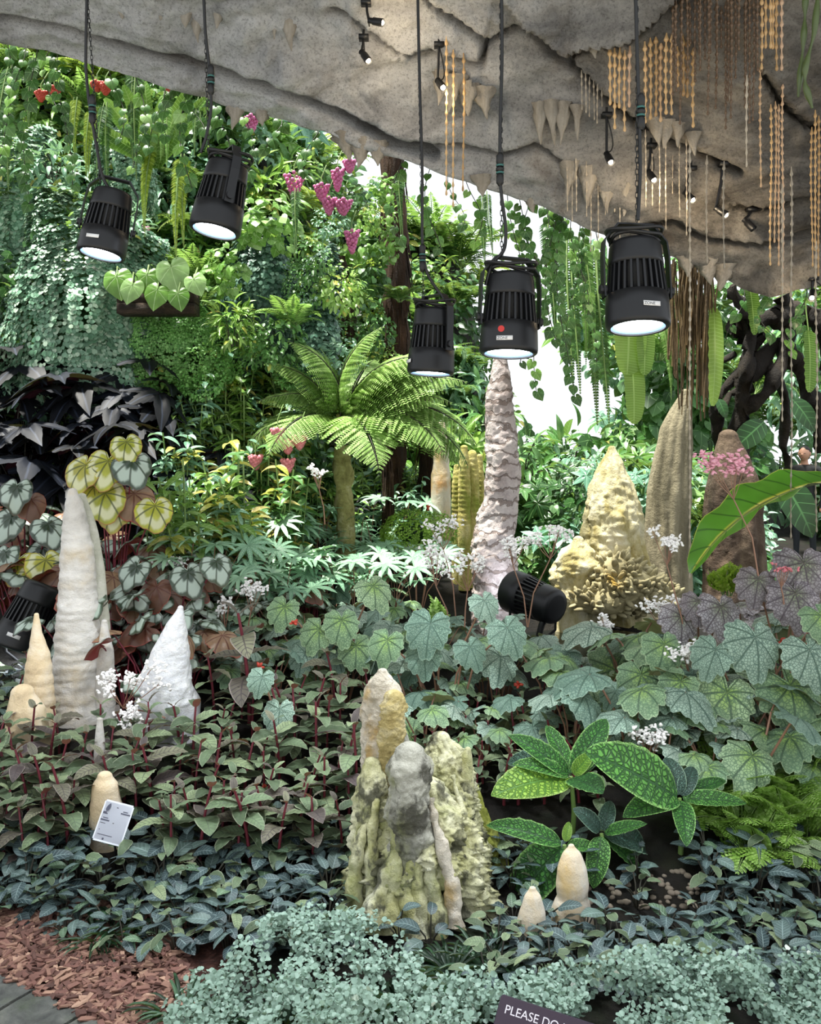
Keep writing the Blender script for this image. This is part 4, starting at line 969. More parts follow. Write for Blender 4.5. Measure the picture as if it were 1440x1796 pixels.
# ------------------------------------------------------------------ the green wall and far foliage
FR_A = [frond_mesh('frond', l_fern, .5, 22, .12, .022, 1.2 + .3 * i, .8, seed=i) for i in range(3)]
FR_D = [frond_mesh('frond', l_fernd, .5, 22, .12, .022, 1.3 + .3 * i, .8, seed=i) for i in range(3)]
FR_Y = [frond_mesh('frond', l_ferny, .55, 26, .09, .02, 1.5 + .3 * i, .5, seed=i) for i in range(3)]
def join_spec(spec, name):
    mb = MB(); mats = []
    for _, me, M in spec:
        v = np.zeros(len(me.vertices) * 3, np.float32); me.vertices.foreach_get('co', v); v = v.reshape(-1, 3) @ np.asarray(M)[:3, :3].T + np.asarray(M)[:3, 3]
        rr = np.zeros(len(me.vertices), np.float32); me.attributes['rnd'].data.foreach_get('value', rr)
        uvl = np.zeros(len(me.loops) * 2, np.float32); me.uv_layers[0].data.foreach_get('uv', uvl); li = np.zeros(len(me.loops), np.int32); me.loops.foreach_get('vertex_index', li)
        uv = np.zeros((len(v), 2)); uv[li] = uvl.reshape(-1, 2)
        ls = np.zeros(len(me.polygons), np.int32); me.polygons.foreach_get('loop_start', ls); lt = np.diff(np.append(ls, len(li))); pm = np.zeros(len(me.polygons), np.int32); me.polygons.foreach_get('material_index', pm)
        mi = [];
        for m in me.materials:
            if m not in mats: mats.append(m)
            mi.append(mats.index(m))
        base = mb.n; mb.v.append(v); mb.uv.append(uv); mb.r.append((rr + RN.random()) % 1.0); mb.n += len(v)
        for kk in (3, 4):
            s_ = ls[lt == kk]
            if len(s_):
                mb.f[kk].append(li[s_[:, None] + np.arange(kk)].astype(np.int64) + base); mb.m[kk].append(np.array(mi)[pm[lt == kk]])
    return mb.mesh(name, mats)

heart3 = [single(polar(lambda p: heart_r(p), 3, 24, .25, .04, seed=i), 'leaf', l_h1) for i in range(2)]
W_SMALL = [clump('shrub', m_, T_OV, 240, (.28, .2, .28), (.05, .085), .5, mi2=l_yel, frac2=f2) for m_, f2 in ((l_g1, .1), (l_g2, .03), (l_g4, .02), (l_g3, 0), (l_g1, .25))]
W_HEART = [clump('climber', m_, T_HEART, 70, (.3, .16, .32), (.09, .16), 1.0, (0, -.5, -.8), (0, -1, .5)) for m_ in (l_h1, l_h2, l_h1)]
W_LOBE = [clump('lobed_climber', m_, T_LOBE, 26, (.3, .16, .3), (.2, .34), 1.0, (0, -.5, -.6), (0, -1, .7)) for m_ in (l_h3, l_h1, l_h2)]
W_FINE = [clump('fine_creeper', m_, T_DIA, 700, (.26, .14, .26), (.025, .045), .6, shell=.75) for m_ in (l_g2, l_moss, l_g1)]
W_LONG = [clump('long_leaved_shrub', m_, T_OV6, 130, (.28, .2, .3), (.11, .19), .26, (0, -.3, -.2), (0, -.5, 1), stems=8, mi2=l_yel, frac2=f2) for m_, f2 in ((l_g1, .08), (l_g4, .03), (l_g2, .05))]
W_FERN = [join_spec(spec_fern(i, fr, 11, (-.2, .9)), 'fern') for i, fr in enumerate((FR_A, FR_D, FR_Y))]
W_TINY = [clump('tiny_leaved_creeper', m_, T_RND, 420, (.24, .14, .26), (.03, .05), 1.0, shell=.7) for m_ in (l_g3, l_g4)]
LBL = {'shrub': 'small-leaved green shrub growing on the planted bank', 'climber': 'heart-leaved climber clinging to the planted wall', 'lobed_climber': 'climber with large lobed leaves on the planted wall',
       'fine_creeper': 'fine-leaved creeper cushion on the planted wall', 'long_leaved_shrub': 'shrub with long narrow leaves on the planted bank', 'fern': 'arching green fern on the planted wall', 'tiny_leaved_creeper': 'round tiny-leaved creeper on the planted wall'}
def wallplant(me, loc, s_, far=''):
    nm = me.name.split('.')[0]; lab = LBL[nm] if not far else LBL[nm].replace('on the planted wall', far).replace('to the planted wall', far).replace('growing on the planted bank', far).replace('on the planted bank', far)
    place1(nm, me, lab, 'plant', loc, U(-.5, .5), (s_ * U(.85, 1.15), s_, s_ * U(.85, 1.15)), (nm.replace('_', ' ') + 's ' + (far or 'on the green wall')))
def surf(px, py, y0=5.6, y1=22.0):
    """where the sight line through a photo point meets the ground bank"""
    Y = np.arange(y0, y1, .04); x = gx(px, Y); z = CZ - (py - HZ) / FPX * Y; h = G(x, Y) >= z
    i = int(np.argmax(h)) if h.any() else -1
    return (Vector((x[i], Y[i], z[i])) if i >= 0 else None)
ALLW = W_SMALL * 2 + W_HEART * 2 + W_LOBE + W_FINE + W_LONG * 2 + W_FERN * 2 + W_TINY
for py in range(60, 900, 44):
    for px in range(-40, 960, 46):
        qx, qy = px + U(-22, 22), py + U(-20, 20)
        if qy < np.interp(qx, *EDGE) - 60 or qy > 900: continue
        p = surf(qx, qy)
        if p is None: continue
        me = RN.choice(ALLW)
        if qx < 330 and qy < 330: me = RN.choice(W_SMALL[:2] + W_FERN + W_HEART + W_LONG + W_TINY[1:])
        if 560 < qx < 900 and 300 < qy < 620: me = RN.choice(W_SMALL + W_TINY + W_FERN + [W_HEART[1]])
        p.y -= .12; s_ = p.y / 7.2 * U(.85, 1.25)
        wallplant(me, p, s_)
FARW = W_SMALL[1:4] + [W_SMALL[3], W_HEART[1], W_LOBE[2], W_LONG[2], W_FERN[1], W_HEART[1], W_LOBE[2], W_LONG[2]] + W_LOBE + W_LONG + W_FERN[:2]
for i in range(150):
    px = U(880, 1620); Y = U(8.5, 16); top_ = 3.8 if px > 1040 else 1.2
    if Y < 12.6 and 1330 < px < 1560: continue
    x = gx(px, Y); z = float(G(x, Y)) + U(0, 1) ** 1.2 * (top_ if Y > 11.5 else min(top_, 1.0)); wallplant(RN.choice(FARW), (x, Y, z), Y / 6.5 * U(.8, 1.3), 'far beyond the pool')
for i in range(60):     # leafy bank right behind the pool
    px = U(900, 1240); Y = U(7.0, 9.5); x = gx(px, Y); z = float(G(x, Y)) + .1 + U(0, .9) * (.6 + .5 * (px > 1000)); wallplant(RN.choice(W_LOBE + [W_LOBE[2], W_HEART[1], W_SMALL[3], W_FERN[1], W_FERN[1], W_LONG[2]] + W_FERN[:2] + W_LONG[1:] + W_SMALL[1:4]), (x, Y, z), Y / 7.5 * U(.7, 1.1), 'behind the pool')

# ------------------------------------------------------------------ single features of the green wall
def scale_mass(name, label, px, py, wpx, hpx, Y, mat, n=170, lf=.028, round_=True):
    """cushion of hanging strings set with small paired leaves"""
    c = at(px, py, Y); rx = wpx / 2 / FPX * Y; rz = hpx / 2 / FPX * Y; ry = rx * .55
    mb = MB(); ball(mb, (0, .10, 0), rx * .66, ry * .6, rz * .74, 22, 14, mi=1)
    for i in range(n):
        a = U(-1.35, 1.35); f = U(.2, 1.0); t0 = U(.05, .75) if i > n * .4 else .05
        q = np.arange(t0, min(1.0, t0 + U(.35, .9)), .9 * lf / (PI * rz * .9)) * PI * .97
        s_ = np.sin(np.maximum(q, .05)) ** (.55 if round_ else .3)
        wv = .02 * np.sin(q * 9 + i)
        pos = np.stack([np.sin(a + wv) * s_ * rx, -np.cos(a + wv) * s_ * ry, np.cos(q) * rz], -1) + NR.normal(size=(len(q), 3)) * .008
        pos += nrm(pos) * .02
        bulge = 1 + .75 * fbm(pos * 3.4 + px * .01, 3, int(px))[:, None]; pos = pos * bulge; pos[:, 1] -= .05 * np.abs(np.sin(a * 7)); pos[:, 2] -= .10 * (q > 2.0) * RN.random()
        nor = nrm(pos / [rx, ry, rz] + [0, 0, .5])
        for sd in (-1, 1):
            d = nrm(np.stack([sd * np.cos(a) * np.ones(len(q)), sd * np.sin(a) * np.ones(len(q)), -.45 * np.ones(len(q))], -1) + NR.normal(size=(len(q), 3)) * .2)
            scatter(mb, T_RND if lf > .02 else T_DIA, pos, d, nor, NR.uniform(.7, 1.2, len(q)) * lf, None)
    return place1(name, mb.mesh(name, [mat, l_g3]), label, 'plant', c)
scale_mass('string_leaf_cushion', 'big bluish cushion of button-leaved strings under the leftmost lamp', 150, 575, 270, 330, 6.35, l_scale, 230, .034)
scale_mass('string_leaf_cushion', 'dark curtain of button-leaved strings left of the pink blooms', 462, 500, 110, 230, 6.7, l_scaled, 130, .03, False)
scale_mass('string_leaf_cushion', 'narrow dark column of button-leaved strings behind the tree fern', 560, 600, 76, 260, 6.6, l_scaled, 100, .03, False)
scale_mass('string_leaf_cushion', 'loose button-leaved strings at the left edge above the big cushion', 40, 400, 150, 260, 6.6, l_scale, 120, .032, False)
scale_mass('moss_hedge', 'fine bright green trimmed hedge below the wooden planter', 305, 595, 240, 130, 6.45, l_moss, 260, .018, False)
scale_mass('creeper_mound', 'round grey-green creeper mound below the strap-leaved fern', 235, 315, 110, 120, 6.75, l_scale, 120, .022)
scale_mass('moss_mound', 'lime green moss mound left of the brown column', 735, 935, 130, 60, 6.3, leafmat('lime_moss', '5f8a24', '86b03a', 'a9cf5c', rough=.6, tr=.2), 150, .014)
for cx_, cy_, wx_, wy_ in [(150, 575, 150, 180), (462, 500, 65, 120), (560, 600, 45, 140), (40, 400, 80, 130), (305, 595, 125, 60)]:
    for i in range(7):
        a = i / 7 * 2 * PI + U(-.3, .3); q = at(cx_ + math.cos(a) * wx_ * U(.9, 1.1), cy_ - math.sin(a) * wy_ * U(.9, 1.15), U(6.1, 6.35)); wallplant(RN.choice(W_SMALL[:3] + W_FERN[:2] + W_FINE + W_HEART[:2] + W_LONG[:2]), q, U(.5, .75))
for py in range(330, 700, 50):
    q = at(683 + U(-25, 25), py, 7.15); wallplant(RN.choice(W_FERN + W_SMALL[:3] + W_HEART[:2]), q, U(.4, .7))
    q = at(600 + U(-25, 25), py + 60, 7.25); wallplant(RN.choice(W_FERN + W_SMALL[:3] + W_HEART[:2]), q, U(.5, .7))
# wooden planter with heart leaves
m_plank = stone('dark_planter_wood', [(.3, '17110c'), (.5, '2c2118'), (.7, '46382a')], 8, 4, .8, 50)
pc = at(278, 524, 5.98); t = thing('wooden_planter', 'dark wooden planter box below the leftmost lamp', 'planter', pc)
for i in range(3):
    mb = MB(); box(mb, (U(-.01, .01), U(-.01, .01), (i - 1) * .075), (.50, .16, .068)); link('plank', mb.mesh('plank', m_plank), t)
t = thing('philodendron', 'philodendron with big pale-veined heart leaves on the wooden planter', 'plant', pc)
for i, (px, py, r_, a) in enumerate([(205, 485, 30, .2), (258, 482, 26, 0), (300, 468, 34, .3), (276, 508, 26, -.2), (312, 515, 22, .2), (232, 500, 24, -.3), (340, 490, 22, .5)]):
    p = np.array(at(px, py, 5.85 - .02 * i)) - np.array(pc); s_ = r_ * 2.1 / FPX * 5.85
    link('leaf', heart3[i % 2], t, frame(p, (math.sin(a), -.35, -.9), (0, -1, .35), s_))
    mb = MB(); tube(mb, [(p[0] * .6, .02, .05), (p + np.array([p[0] * .5, .04, .12])) * [.7, 1, .8], p], .005, 5); link('petiole', mb.mesh('petiole', m_stemgrn), t)
# strap-leaved fern (top left)
def strap_mesh(name, mat, L, W, droop, wave=.012, arch=.3):
    T = ovate(W / L, 18, 4, .35, .25, .25, droop, wave / L * .6, 9, arch); return single((T[0] * L, T[1], T[2]), name, mat)
l_strap = leafmat('strap_leaf', '5c8a34', '7cae48', '9ac85e', vein='b6d68a', nv=26, slant=.6, vw=.05, rough=.3, tr=.35)
l_strapd = leafmat('hanging_strap_leaf', '4f7a28', '6a9434', '88ac48', vein='9ab86a', nv=26, slant=.6, vw=.06, rough=.35, tr=.4)
t = thing('birds_nest_fern', 'strap-leaved fern fanning out above the round grey-green mound', 'plant', at(278, 292, 5.95))
for i in range(11):
    a = -1.25 + 2.2 * i / 10 + U(-.1, .1); link('strap_leaf', strap_mesh('strap_leaf', l_strap, U(.42, .58), .085, U(.4, 1.0)), t, frame((0, 0, 0), (math.sin(a), -.35, math.cos(a)), (0, -1, .2), 1))
# tree fern
l_tree = leafmat('tree_fern_green', '86b058', 'a6cc74', 'c4e096', rough=.5, tr=.35)
FR_T = [frond_mesh('frond', l_tree, 1.0, 26, .34, .02, 1.15 + .25 * i, .42, bip=13, seed=i, taper=1.0, stem=m_stemdk) for i in range(3)]
cr = at(598, 742, 6.3); t = thing('tree_fern', 'tree fern with broad feathery fronds in the middle of the bank', 'plant', (cr.x, cr.y, float(G(cr.x, cr.y))))
mb = MB(); h0 = cr.z - t.location.z; tube(mb, [(.06 - .06 * q_, 0, -.1 + (h0 + .1) * q_) for q_ in np.linspace(0, 1, 24)], .066 - .01 * np.linspace(0, 1, 24), 20); V = mb.v[0]; V[:, :2] += (fbm(V * [25, 25, 30], 3, 4))[:, None] * .04 * nrm(V[:, :2])
link('trunk', mb.mesh('trunk', stone('lichened_trunk', [(.3, '6d6a3a'), (.5, 'a8a468'), (.7, 'cfcaa0')], 12, 1, 1, 50)), t)
mb = MB()
for i in range(40):
    a = U(0, 6.28); tube(mb, [(math.cos(a) * .06, math.sin(a) * .06, h0 - .15), (math.cos(a) * .16, math.sin(a) * .16, h0 + U(.0, .1))], [.012, .006], 4)
link('stubs', mb.mesh('stubs', m_stemdk), t)
for i, (a, e, s_) in enumerate([(1.5, .15, 1.0), (1.1, .35, .95), (.75, .45, .95), (1.9, .1, .85), (.3, .7, .8), (-.3, .7, .75), (-.9, .45, .7), (-1.35, .2, .65), (2.3, -.1, .7), (.9, -.05, .9), (1.35, .6, .9), (-2.2, .3, .6), (3.0, .1, .7)]):
    d = (math.sin(a) * math.cos(e), -.35 * math.cos(e) * (1 if abs(a) < 2.5 else -1) - .1, math.sin(e) + .25); link('frond', FR_T[i % 3], t, frame((0, 0, h0), d, (0, -.45, 1), s_))
for i, (a, s_) in enumerate([(.25, .9), (-.5, .8), (.7, 1.0), (1.5, 1.0), (-1.1, .8), (1.15, 1.1), (-1.5, .75), (1.8, 1.05)]):
    link('frond', FR_T[2], t, frame((0, 0, h0), (math.sin(a), -.5 * abs(math.cos(a)) - .2, U(-.1, .15)), (0, -.3, 1), s_))
# fibrous trunks
def trunk(label, px, y0, y1, Y, w_):
    p = at(px, y1, Y); g = float(G(p.x, p.y)); q = at(px, y0, Y); mb = MB(); t_ = np.linspace(0, 1, 26)
    tube(mb, [(.06 * math.sin(s_ * 3), 0, (q.z - g) * s_ - .1 * (s_ == 0)) for s_ in t_], w_ * (1.1 - .2 * t_), 22); V = mb.v[0]
    V[:, :2] += fbm(V * [25, 25, 16], 3, 7)[:, None] * .05 * nrm(V[:, :2])
    for i in range(140):
        a = U(0, 6.28); z0 = U(0, q.z - g); tube(mb, [(.06 * math.sin(z0 / (q.z - g) * 3) + w_ * 1.02 * math.cos(a), w_ * 1.02 * math.sin(a), z0), (.06 * math.sin(z0 / (q.z - g) * 3) + w_ * U(1.1, 1.5) * math.cos(a), w_ * U(1.1, 1.5) * math.sin(a), z0 - U(.1, .3))], [.008, .003], 3, cap=False)
    return place1('fibrous_tree', mb.mesh('fibrous_tree', m_bark), label, 'tree', (p.x, p.y, g))
trunk('brown fibrous tree trunk rising behind the tree fern', 683, 230, 600, 7.4, .10)
trunk('thin brown fibrous trunk left of the fibrous tree trunk', 600, 430, 640, 7.5, .06)
trunk('thin grey post-like trunk right of the lichened tree fern trunk', 668, 735, 880, 6.9, .03)
trunk('dark fibrous trunk behind the hanging middle lamps', 742, 690, 800, 7.2, .08)
# pink panicles
def panicle(px, py, Y, h, w_, mat, lab, grp):
    p = at(px, py, Y); s_ = Y / FPX; mb = MB(); n = 46
    for i in range(n):
        f = i / n; a = i * 2.4; rr = w_ / 2 * s_ * (1 - f) ** .7
        ball(mb, (math.cos(a) * rr, math.sin(a) * rr, -f * h * s_), .012 + .006 * RN.random(), nu=6, nv=5)
    t = thing('pink_panicle', lab, 'flower', p, group=grp); link('blossoms', mb.mesh('blossoms', mat), t)
    mb = MB(); tube(mb, [(0, 0, -h * s_), (0, 0, .06), (.03, .05, .16)], .004, 5); link('stalk', mb.mesh('stalk', m_stemgrn), t)
for px, py, h, w_, lab in [(516, 305, 42, 34, 'large pink flower panicle above the dark string-leaf curtain'), (592, 298, 36, 20, 'slender pink panicle near the ceiling edge'), (613, 282, 20, 20, 'small round pink bloom nearest the ceiling edge'),
        (564, 325, 26, 26, 'pink panicle upper of the touching pair'), (577, 348, 28, 24, 'pink panicle lower of the touching pair'), (602, 352, 24, 30, 'pale pink bloom right of the touching pair'), (617, 405, 38, 24, 'magenta panicle hanging before the brown trunk'), (441, 205, 26, 24, 'pale pink panicle just under the rock edge')]:
    panicle(px, py, 6.55, h, w_, m_petm, lab, 'pink panicles on the green wall')
for i, (px, py) in enumerate([(95, 155), (72, 162), (170, 145), (185, 150), (300, 150), (230, 230), (250, 400), (88, 305)]):
    panicle(px, py, 6.6, 14, 20, m_petr if i < 5 else m_petp, ('small red bloom' if i < 5 else 'small rosy bloom') + ' scattered high on the wall near the left lamps', 'small red blooms on the wall' if i < 5 else 'small rosy blooms on the wall')
for px, py, lab in [(505, 772, 'coral pink flower cluster on the shrub left of the lichened trunk'), (525, 765, 'coral pink cluster next to the lichened trunk'), (448, 800, 'small coral pink cluster on the shrub, lower left'), (505, 806, 'coral pink cluster hanging lowest on the shrub'), (487, 752, 'topmost coral pink cluster on the shrub')]:
    panicle(px, py, 5.9, 22, 22, m_peto, lab, 'coral pink flower clusters')

# ------------------------------------------------------------------ plants hanging from the rock edge
def vine(px, y0, y1, Y, lmesh, ls, n, seed):
    r = random.Random(seed); p = at(px, y0, Y); L = (y1 - y0) / FPX * Y; mb = MB()
    f = lambda s_: np.array([.05 * math.sin(s_ * 4 + seed), .03 * math.cos(s_ * 5 + seed), -L * s_])
    tube(mb, [f(s_) for s_ in np.linspace(-.08, 1, 14)], .0025, 4, cap=False)
    spec = [('stem', mb.mesh('stem', m_stemdk), np.eye(4))]
    for i in range(n):
        s_ = (i + .6) / n; a = r.uniform(-PI, 0); d = (math.cos(a) * .6, math.sin(a) * .5, -.8)
        spec.append(('leaf', r.choice(lmesh), frame(f(s_) + np.array(d) * .02, d, (r.uniform(-.4, .4), -1, .3), ls * r.uniform(.7, 1.25))))
    return spec, p
vl = [single(polar(lambda p: heart_r(p, .35), 2, 16, .2, .03, seed=i), 'leaf', l_h2) for i in range(2)]
vlb = [single(polar(lambda p: heart_r(p, .35), 2, 16, .2, .03, seed=i), 'leaf', l_h1) for i in range(1)]
VIN = [(8, 75, 300), (30, 82, 210), (55, 86, 360), (90, 95, 190), (115, 100, 330), (205, 130, 250), (240, 140, 300), (275, 140, 260), (300, 150, 240), (330, 158, 330), (345, 160, 230), (392, 178, 310), (430, 195, 330), (480, 206, 260), (545, 228, 300), (700, 280, 420),
       (760, 300, 440), (800, 312, 400), (830, 325, 430), (960, 365, 560), (1008, 392, 620), (985, 380, 500), (935, 352, 470), (1030, 400, 640), (1060, 412, 560), (1095, 425, 540), (1290, 500, 600), (1400, 515, 620), (1350, 520, 590), (1425, 510, 680), (905, 345, 560), (918, 350, 640), (947, 356, 520), (952, 360, 690), (972, 372, 600), (992, 384, 700), (1016, 396, 560)]
for i, (px, y0, y1) in enumerate(VIN):
    sp, p = vine(px, y0 - 6, y1, 5.12 + U(0, .25), vl + (vlb if i % 3 == 0 else []), .08 if px < 500 else .07, max(5, int((y1 - y0) / 17)), i)
    k_ = 0 if px < 450 else 1 if px < 850 else 2 if px < 1200 else 3
    mem = sorted(v[0] for v in VIN if (0 if v[0] < 450 else 1 if v[0] < 850 else 2 if v[0] < 1200 else 3) == k_)
    place(sp, 'hanging_vine', nth(mem.index(px), len(mem), ['heart-leaved vine dangling above the left lamps', 'heart-leaved vine dangling from the rock edge mid-photo', 'heart-leaved vine dangling before the bright gap', 'heart-leaved vine dangling at the far right'][k_]), 'vine', p,
          group=['vines above the left lamps', 'vines in the middle', 'vines before the bright gap', 'vines at the far right'][k_])
HF = [frond_mesh('hanging_frond', m_, 1.0, 60, .085, .018, .25, -1.3, seed=i, taper=.5) for i, m_ in enumerate((l_ferny, l_fernd, l_fern))]
HFL = [(62, 95, 250, 1), (130, 170, 300, 0), (158, 190, 330, 0), (185, 180, 345, 1), (238, 110, 330, 1), (262, 250, 430, 0), (318, 270, 450, 0), (290, 160, 310, 2), (20, 110, 330, 1), (350, 170, 300, 1), (520, 330, 470, 1), (1000, 400, 680, 1), (1020, 410, 640, 2), (1045, 430, 760, 1), (965, 380, 600, 1), (1165, 560, 700, 2), (700, 300, 420, 1), (850, 335, 470, 1)]
for i, (px, y0, y1, k_) in enumerate(HFL):
    gi = 0 if px < 400 else 2 if px > 900 else 1; mem = sorted(v[0] for v in HFL if (0 if v[0] < 400 else 2 if v[0] > 900 else 1) == gi)
    Y = 5.5 + U(0, .5); p = at(px, y0, Y); L = (y1 - y0) / FPX * Y
    t = thing('hanging_fern', nth(mem.index(px), len(mem), ['long hanging fern frond beside the left lamps', 'long hanging fern frond in the middle of the wall', 'long hanging fern frond before the bright gap'][gi]), 'fern', p, group='hanging fern fronds ' + ('at left' if px < 400 else 'by the gap' if px > 900 else 'in the middle'))
    for j in range(2):
        link('frond', HF[k_], t, frame((.02 * j, 0, 0), (U(-.08, .08), -.05, -1) if False else (U(-.25, .25), -1, U(-.05, .1)), (0, 0, 1), L * U(.85, 1.1)))
# broad strap ferns hanging at right
for px, y0, y1, w_, lab in [(1102, 560, 660, 62, 'broad rippled strap leaf hanging below the rightmost lamp'), (1108, 650, 745, 40, 'narrower rippled strap leaf below the broad one'), (1128, 570, 660, 36, 'pale strap leaf right of the broad one'), (1252, 560, 715, 30, 'long yellow-green strap leaf right of the aerial roots'), (1312, 505, 590, 26, 'yellow-green strap leaf hanging below the rock at right'), (1418, 600, 690, 30, 'strap leaf hanging at the right edge')]:
    Y = 5.3; p = at(px, y0 - 20, Y); L = (y1 - y0 + 20) / FPX * Y
    t = thing('strap_fern', lab, 'fern', p); link('strap_leaf', strap_mesh('strap_leaf', l_strapd, L, w_ / FPX * Y, .25, .01, .1), t, frame((0, 0, 0), (U(-.1, .1), -.12, -1), (0.25, -1, 0), 1))
    mb = MB(); tube(mb, [(0, 0, 0), (0, .03, .12), (0, .06, max(.2, at(px, np.interp(px, *EDGE) - 30, Y).z - p.z))], .004, 5); link('stalk', mb.mesh('stalk', m_stemgrn), t)
# aerial roots
mb = MB(); rp = at(1212, 458, 5.36)
for i in range(110):
    x0 = U(-.14, .14) * (1 if i % 2 else .7); y0 = U(-.08, .1); L = U(.3, .95) * (.75 if x0 < -.06 else 1); a = U(0, 6)
    tube(mb, [(x0 + .012 * math.sin(a + s_ * 5), y0 + .012 * math.cos(a + s_ * 4), .0 - s_ * L) for s_ in np.linspace(0, 1, 8)], U(.002, .007), 4, cap=False)
place1('aerial_roots', mb.mesh('aerial_roots', stone('root_bark', [(.3, '2e2418'), (.5, '5c4b32'), (.7, '84704c')], 14, .2, .6, 50)), 'curtain of thin brown aerial roots hanging below the rock', 'roots', rp, kind='stuff')
# driftwood
t = thing('driftwood', 'dark twisted driftwood tangle under the rock at right', 'driftwood', at(1300, 800, 7.2))
t.location.z = float(G(t.location.x, t.location.y))
def limb(pl, r0, r1, Y):
    pts = np.array([np.array(at(x, y, Y + dy)) - np.array(t.location) for x, y, dy in pl]); q = np.linspace(0, len(pl) - 1, 36)
    pts = np.stack([np.interp(q, range(len(pl)), pts[:, j]) for j in range(3)], -1)
    for _ in range(3): pts[1:-1] = (pts[:-2] + 2 * pts[1:-1] + pts[2:]) / 4
    mb = MB(); tube(mb, pts, np.linspace(r0, r1, 36) * (1 + .25 * np.sin(q * 5)), 10); V = mb.v[0]; V += fbm(V * 12, 3, 3)[:, None] * .05 * r0 / .05
    link('limb', mb.mesh('limb', m_wood), t)
for pl, r0, r1 in [([(1300, 1020, 0), (1285, 850, 0), (1300, 720, 0), (1310, 640, -.1), (1318, 560, -.1), (1285, 500, -.2)], .10, .03), ([(1290, 860, 0), (1260, 760, .1), (1255, 700, 0), (1300, 650, .1), (1330, 600, 0)], .06, .025), ([(1310, 660, 0), (1360, 600, .1), (1400, 640, .1), (1430, 720, .1), (1440, 790, .2)], .08, .04),
        ([(1330, 600, 0), (1300, 570, .1), (1280, 575, 0)], .09, .05), ([(1305, 720, 0), (1345, 690, -.1), (1370, 640, 0), (1390, 560, 0), (1370, 520, 0)], .05, .06), ([(1262, 700, 0), (1240, 680, 0), (1250, 640, .1), (1290, 620, .1)], .03, .02), ([(1320, 680, 0), (1280, 690, 0), (1262, 730, -.1)], .04, .02),
        ([(1345, 640, 0), (1380, 700, .1), (1375, 780, .1), (1390, 860, .1)], .05, .03), ([(1360, 560, 0), (1410, 545, .1), (1445, 580, .1), (1460, 700, .2)], .09, .05), ([(1300, 575, 0), (1340, 560, .05), (1400, 560, .1)], .09, .09)]:
    limb(pl, r0, r1, 7.2)
for i, (px, py, s_, a) in enumerate([(1340, 740, .34, -.9), (1390, 700, .3, .4), (1310, 820, .42, -.6), (1370, 840, .5, .3), (1260, 700, .16, .2)]):
    p = np.array(at(px, py, 7.0)); 
    place1('dark_leaf', single(ovate(.55, 10, 4, .7, .5, .1, .6), 'dark_leaf', l_g3), ['broad dark leaf in front of the driftwood', 'dark drooping leaf right of the driftwood fork', 'largest dark leaf above the brown stump', 'dark leaf just left of the person', 'little dark leaf beside the strap fern'][i], 'leaf', p).matrix_basis = Matrix([list(map(float, q)) for q in frame(p, (math.sin(a), -.3, -.6), (0, -1, .4), s_)])

# ------------------------------------------------------------------ planted bed
def gtop(px, py, h, y0=2.5, y1=7.5):
    """ground point of a plant of height h whose top is seen at (px, py)"""
    Y = np.arange(y0, y1, .02); x = gx(px, Y); z = CZ - (py - HZ) / FPX * Y - h; ok = G(x, Y) >= z
    i = int(np.argmax(ok)) if ok.any() else len(Y) - 1
    return Vector((x[i], Y[i], float(G(x[i], Y[i]))))
def wet(p):
    return ((p.x - POOL[0]) / POOL[2]) ** 2 + ((p.y - POOL[1]) / POOL[3]) ** 2 < 1.0
OCC = [(735, 1600, 3.1, .30), (1000, 1640, 2.98, .10), (930, 1660, 2.88, .08), (140, 1241, 4.15, .2), (65, 1250, 3.95, .12), (290, 1235, 4.0, .16), (868, 1110, 5.6, .22), (52, 1150, 4.5, .16), (935, 1110, 5.2, .18), (198, 1450, 3.25, .10)]
OCC = [(gx(a, Y), Y, r_) for a, b, Y, r_ in OCC]
def free(p, pad=0.0):
    return all((p.x - x) ** 2 + (p.y - y) ** 2 > (r_ + pad) ** 2 for x, y, r_ in OCC)

velv = [single(ovate(.5, 9, 4, .75, .45, .14, .7 + .35 * i, .02), 'leaf', m_) for i in range(3) for m_ in (l_velvet,)]
velvp = [single(ovate(.46, 9, 4, .8, .45, .14, .8 + .35 * i, .02), 'leaf', l_velvet2) for i in range(2)]
blue = [single(ovate(.52, 7, 4, .75, .5, .10, .4 + .35 * i, .02), 'leaf', l_blue) for i in range(3)]
blg = [single(ovate(.5, 7, 4, .75, .5, .10, .6, .02), 'leaf', leafmat('grey_green_creeper_leaf', '3f5a44', '5f7d60', '7f9a7a', vein='9ab09a', nv=8, slant=1.3, vw=.05, under='55474c', rough=.45, tr=.1, bump=.4))]
begr = lambda i, m_: single(polar(lambda p: heart_r(p, .22, .8, .10, 16 + i, .10, 9, .1), 5, 64, .28, .05, 5 + i, .2, seed=i), 'leaf', m_)
begA = [begr(i, m_) for i in range(2) for m_ in (l_beg, l_beg2)]
begB = [begr(i, l_beg2) for i in range(3)]
begP = [begr(i, l_begp) for i in range(2)]
rexA = [single(polar(lambda p: heart_r(p, .25, .8, .04, 14, 0, 5, .12), 4, 40, .3, .06, 4 + i, .2, seed=i), 'leaf', l_rex) for i in range(3)]
rexY = [single(polar(lambda p: heart_r(p, .2, .8, .04, 14, 0, 5, .12), 4, 40, .25, .06, 4 + i, .2, seed=i), 'leaf', l_rexy) for i in range(2)]
rexR = [single(polar(lambda p: heart_r(p, .25, .8, .04, 14, 0, 5, .12), 4, 40, .35, .06, 4 + i, .2, seed=i), 'leaf', l_rexr) for i in range(2)]
drk = [single(polar(lambda p: cut_r(p, 7, .55, .8), 3, 84, .35, .05, 5, .3, seed=i), 'leaf', l_dark) for i in range(3)]
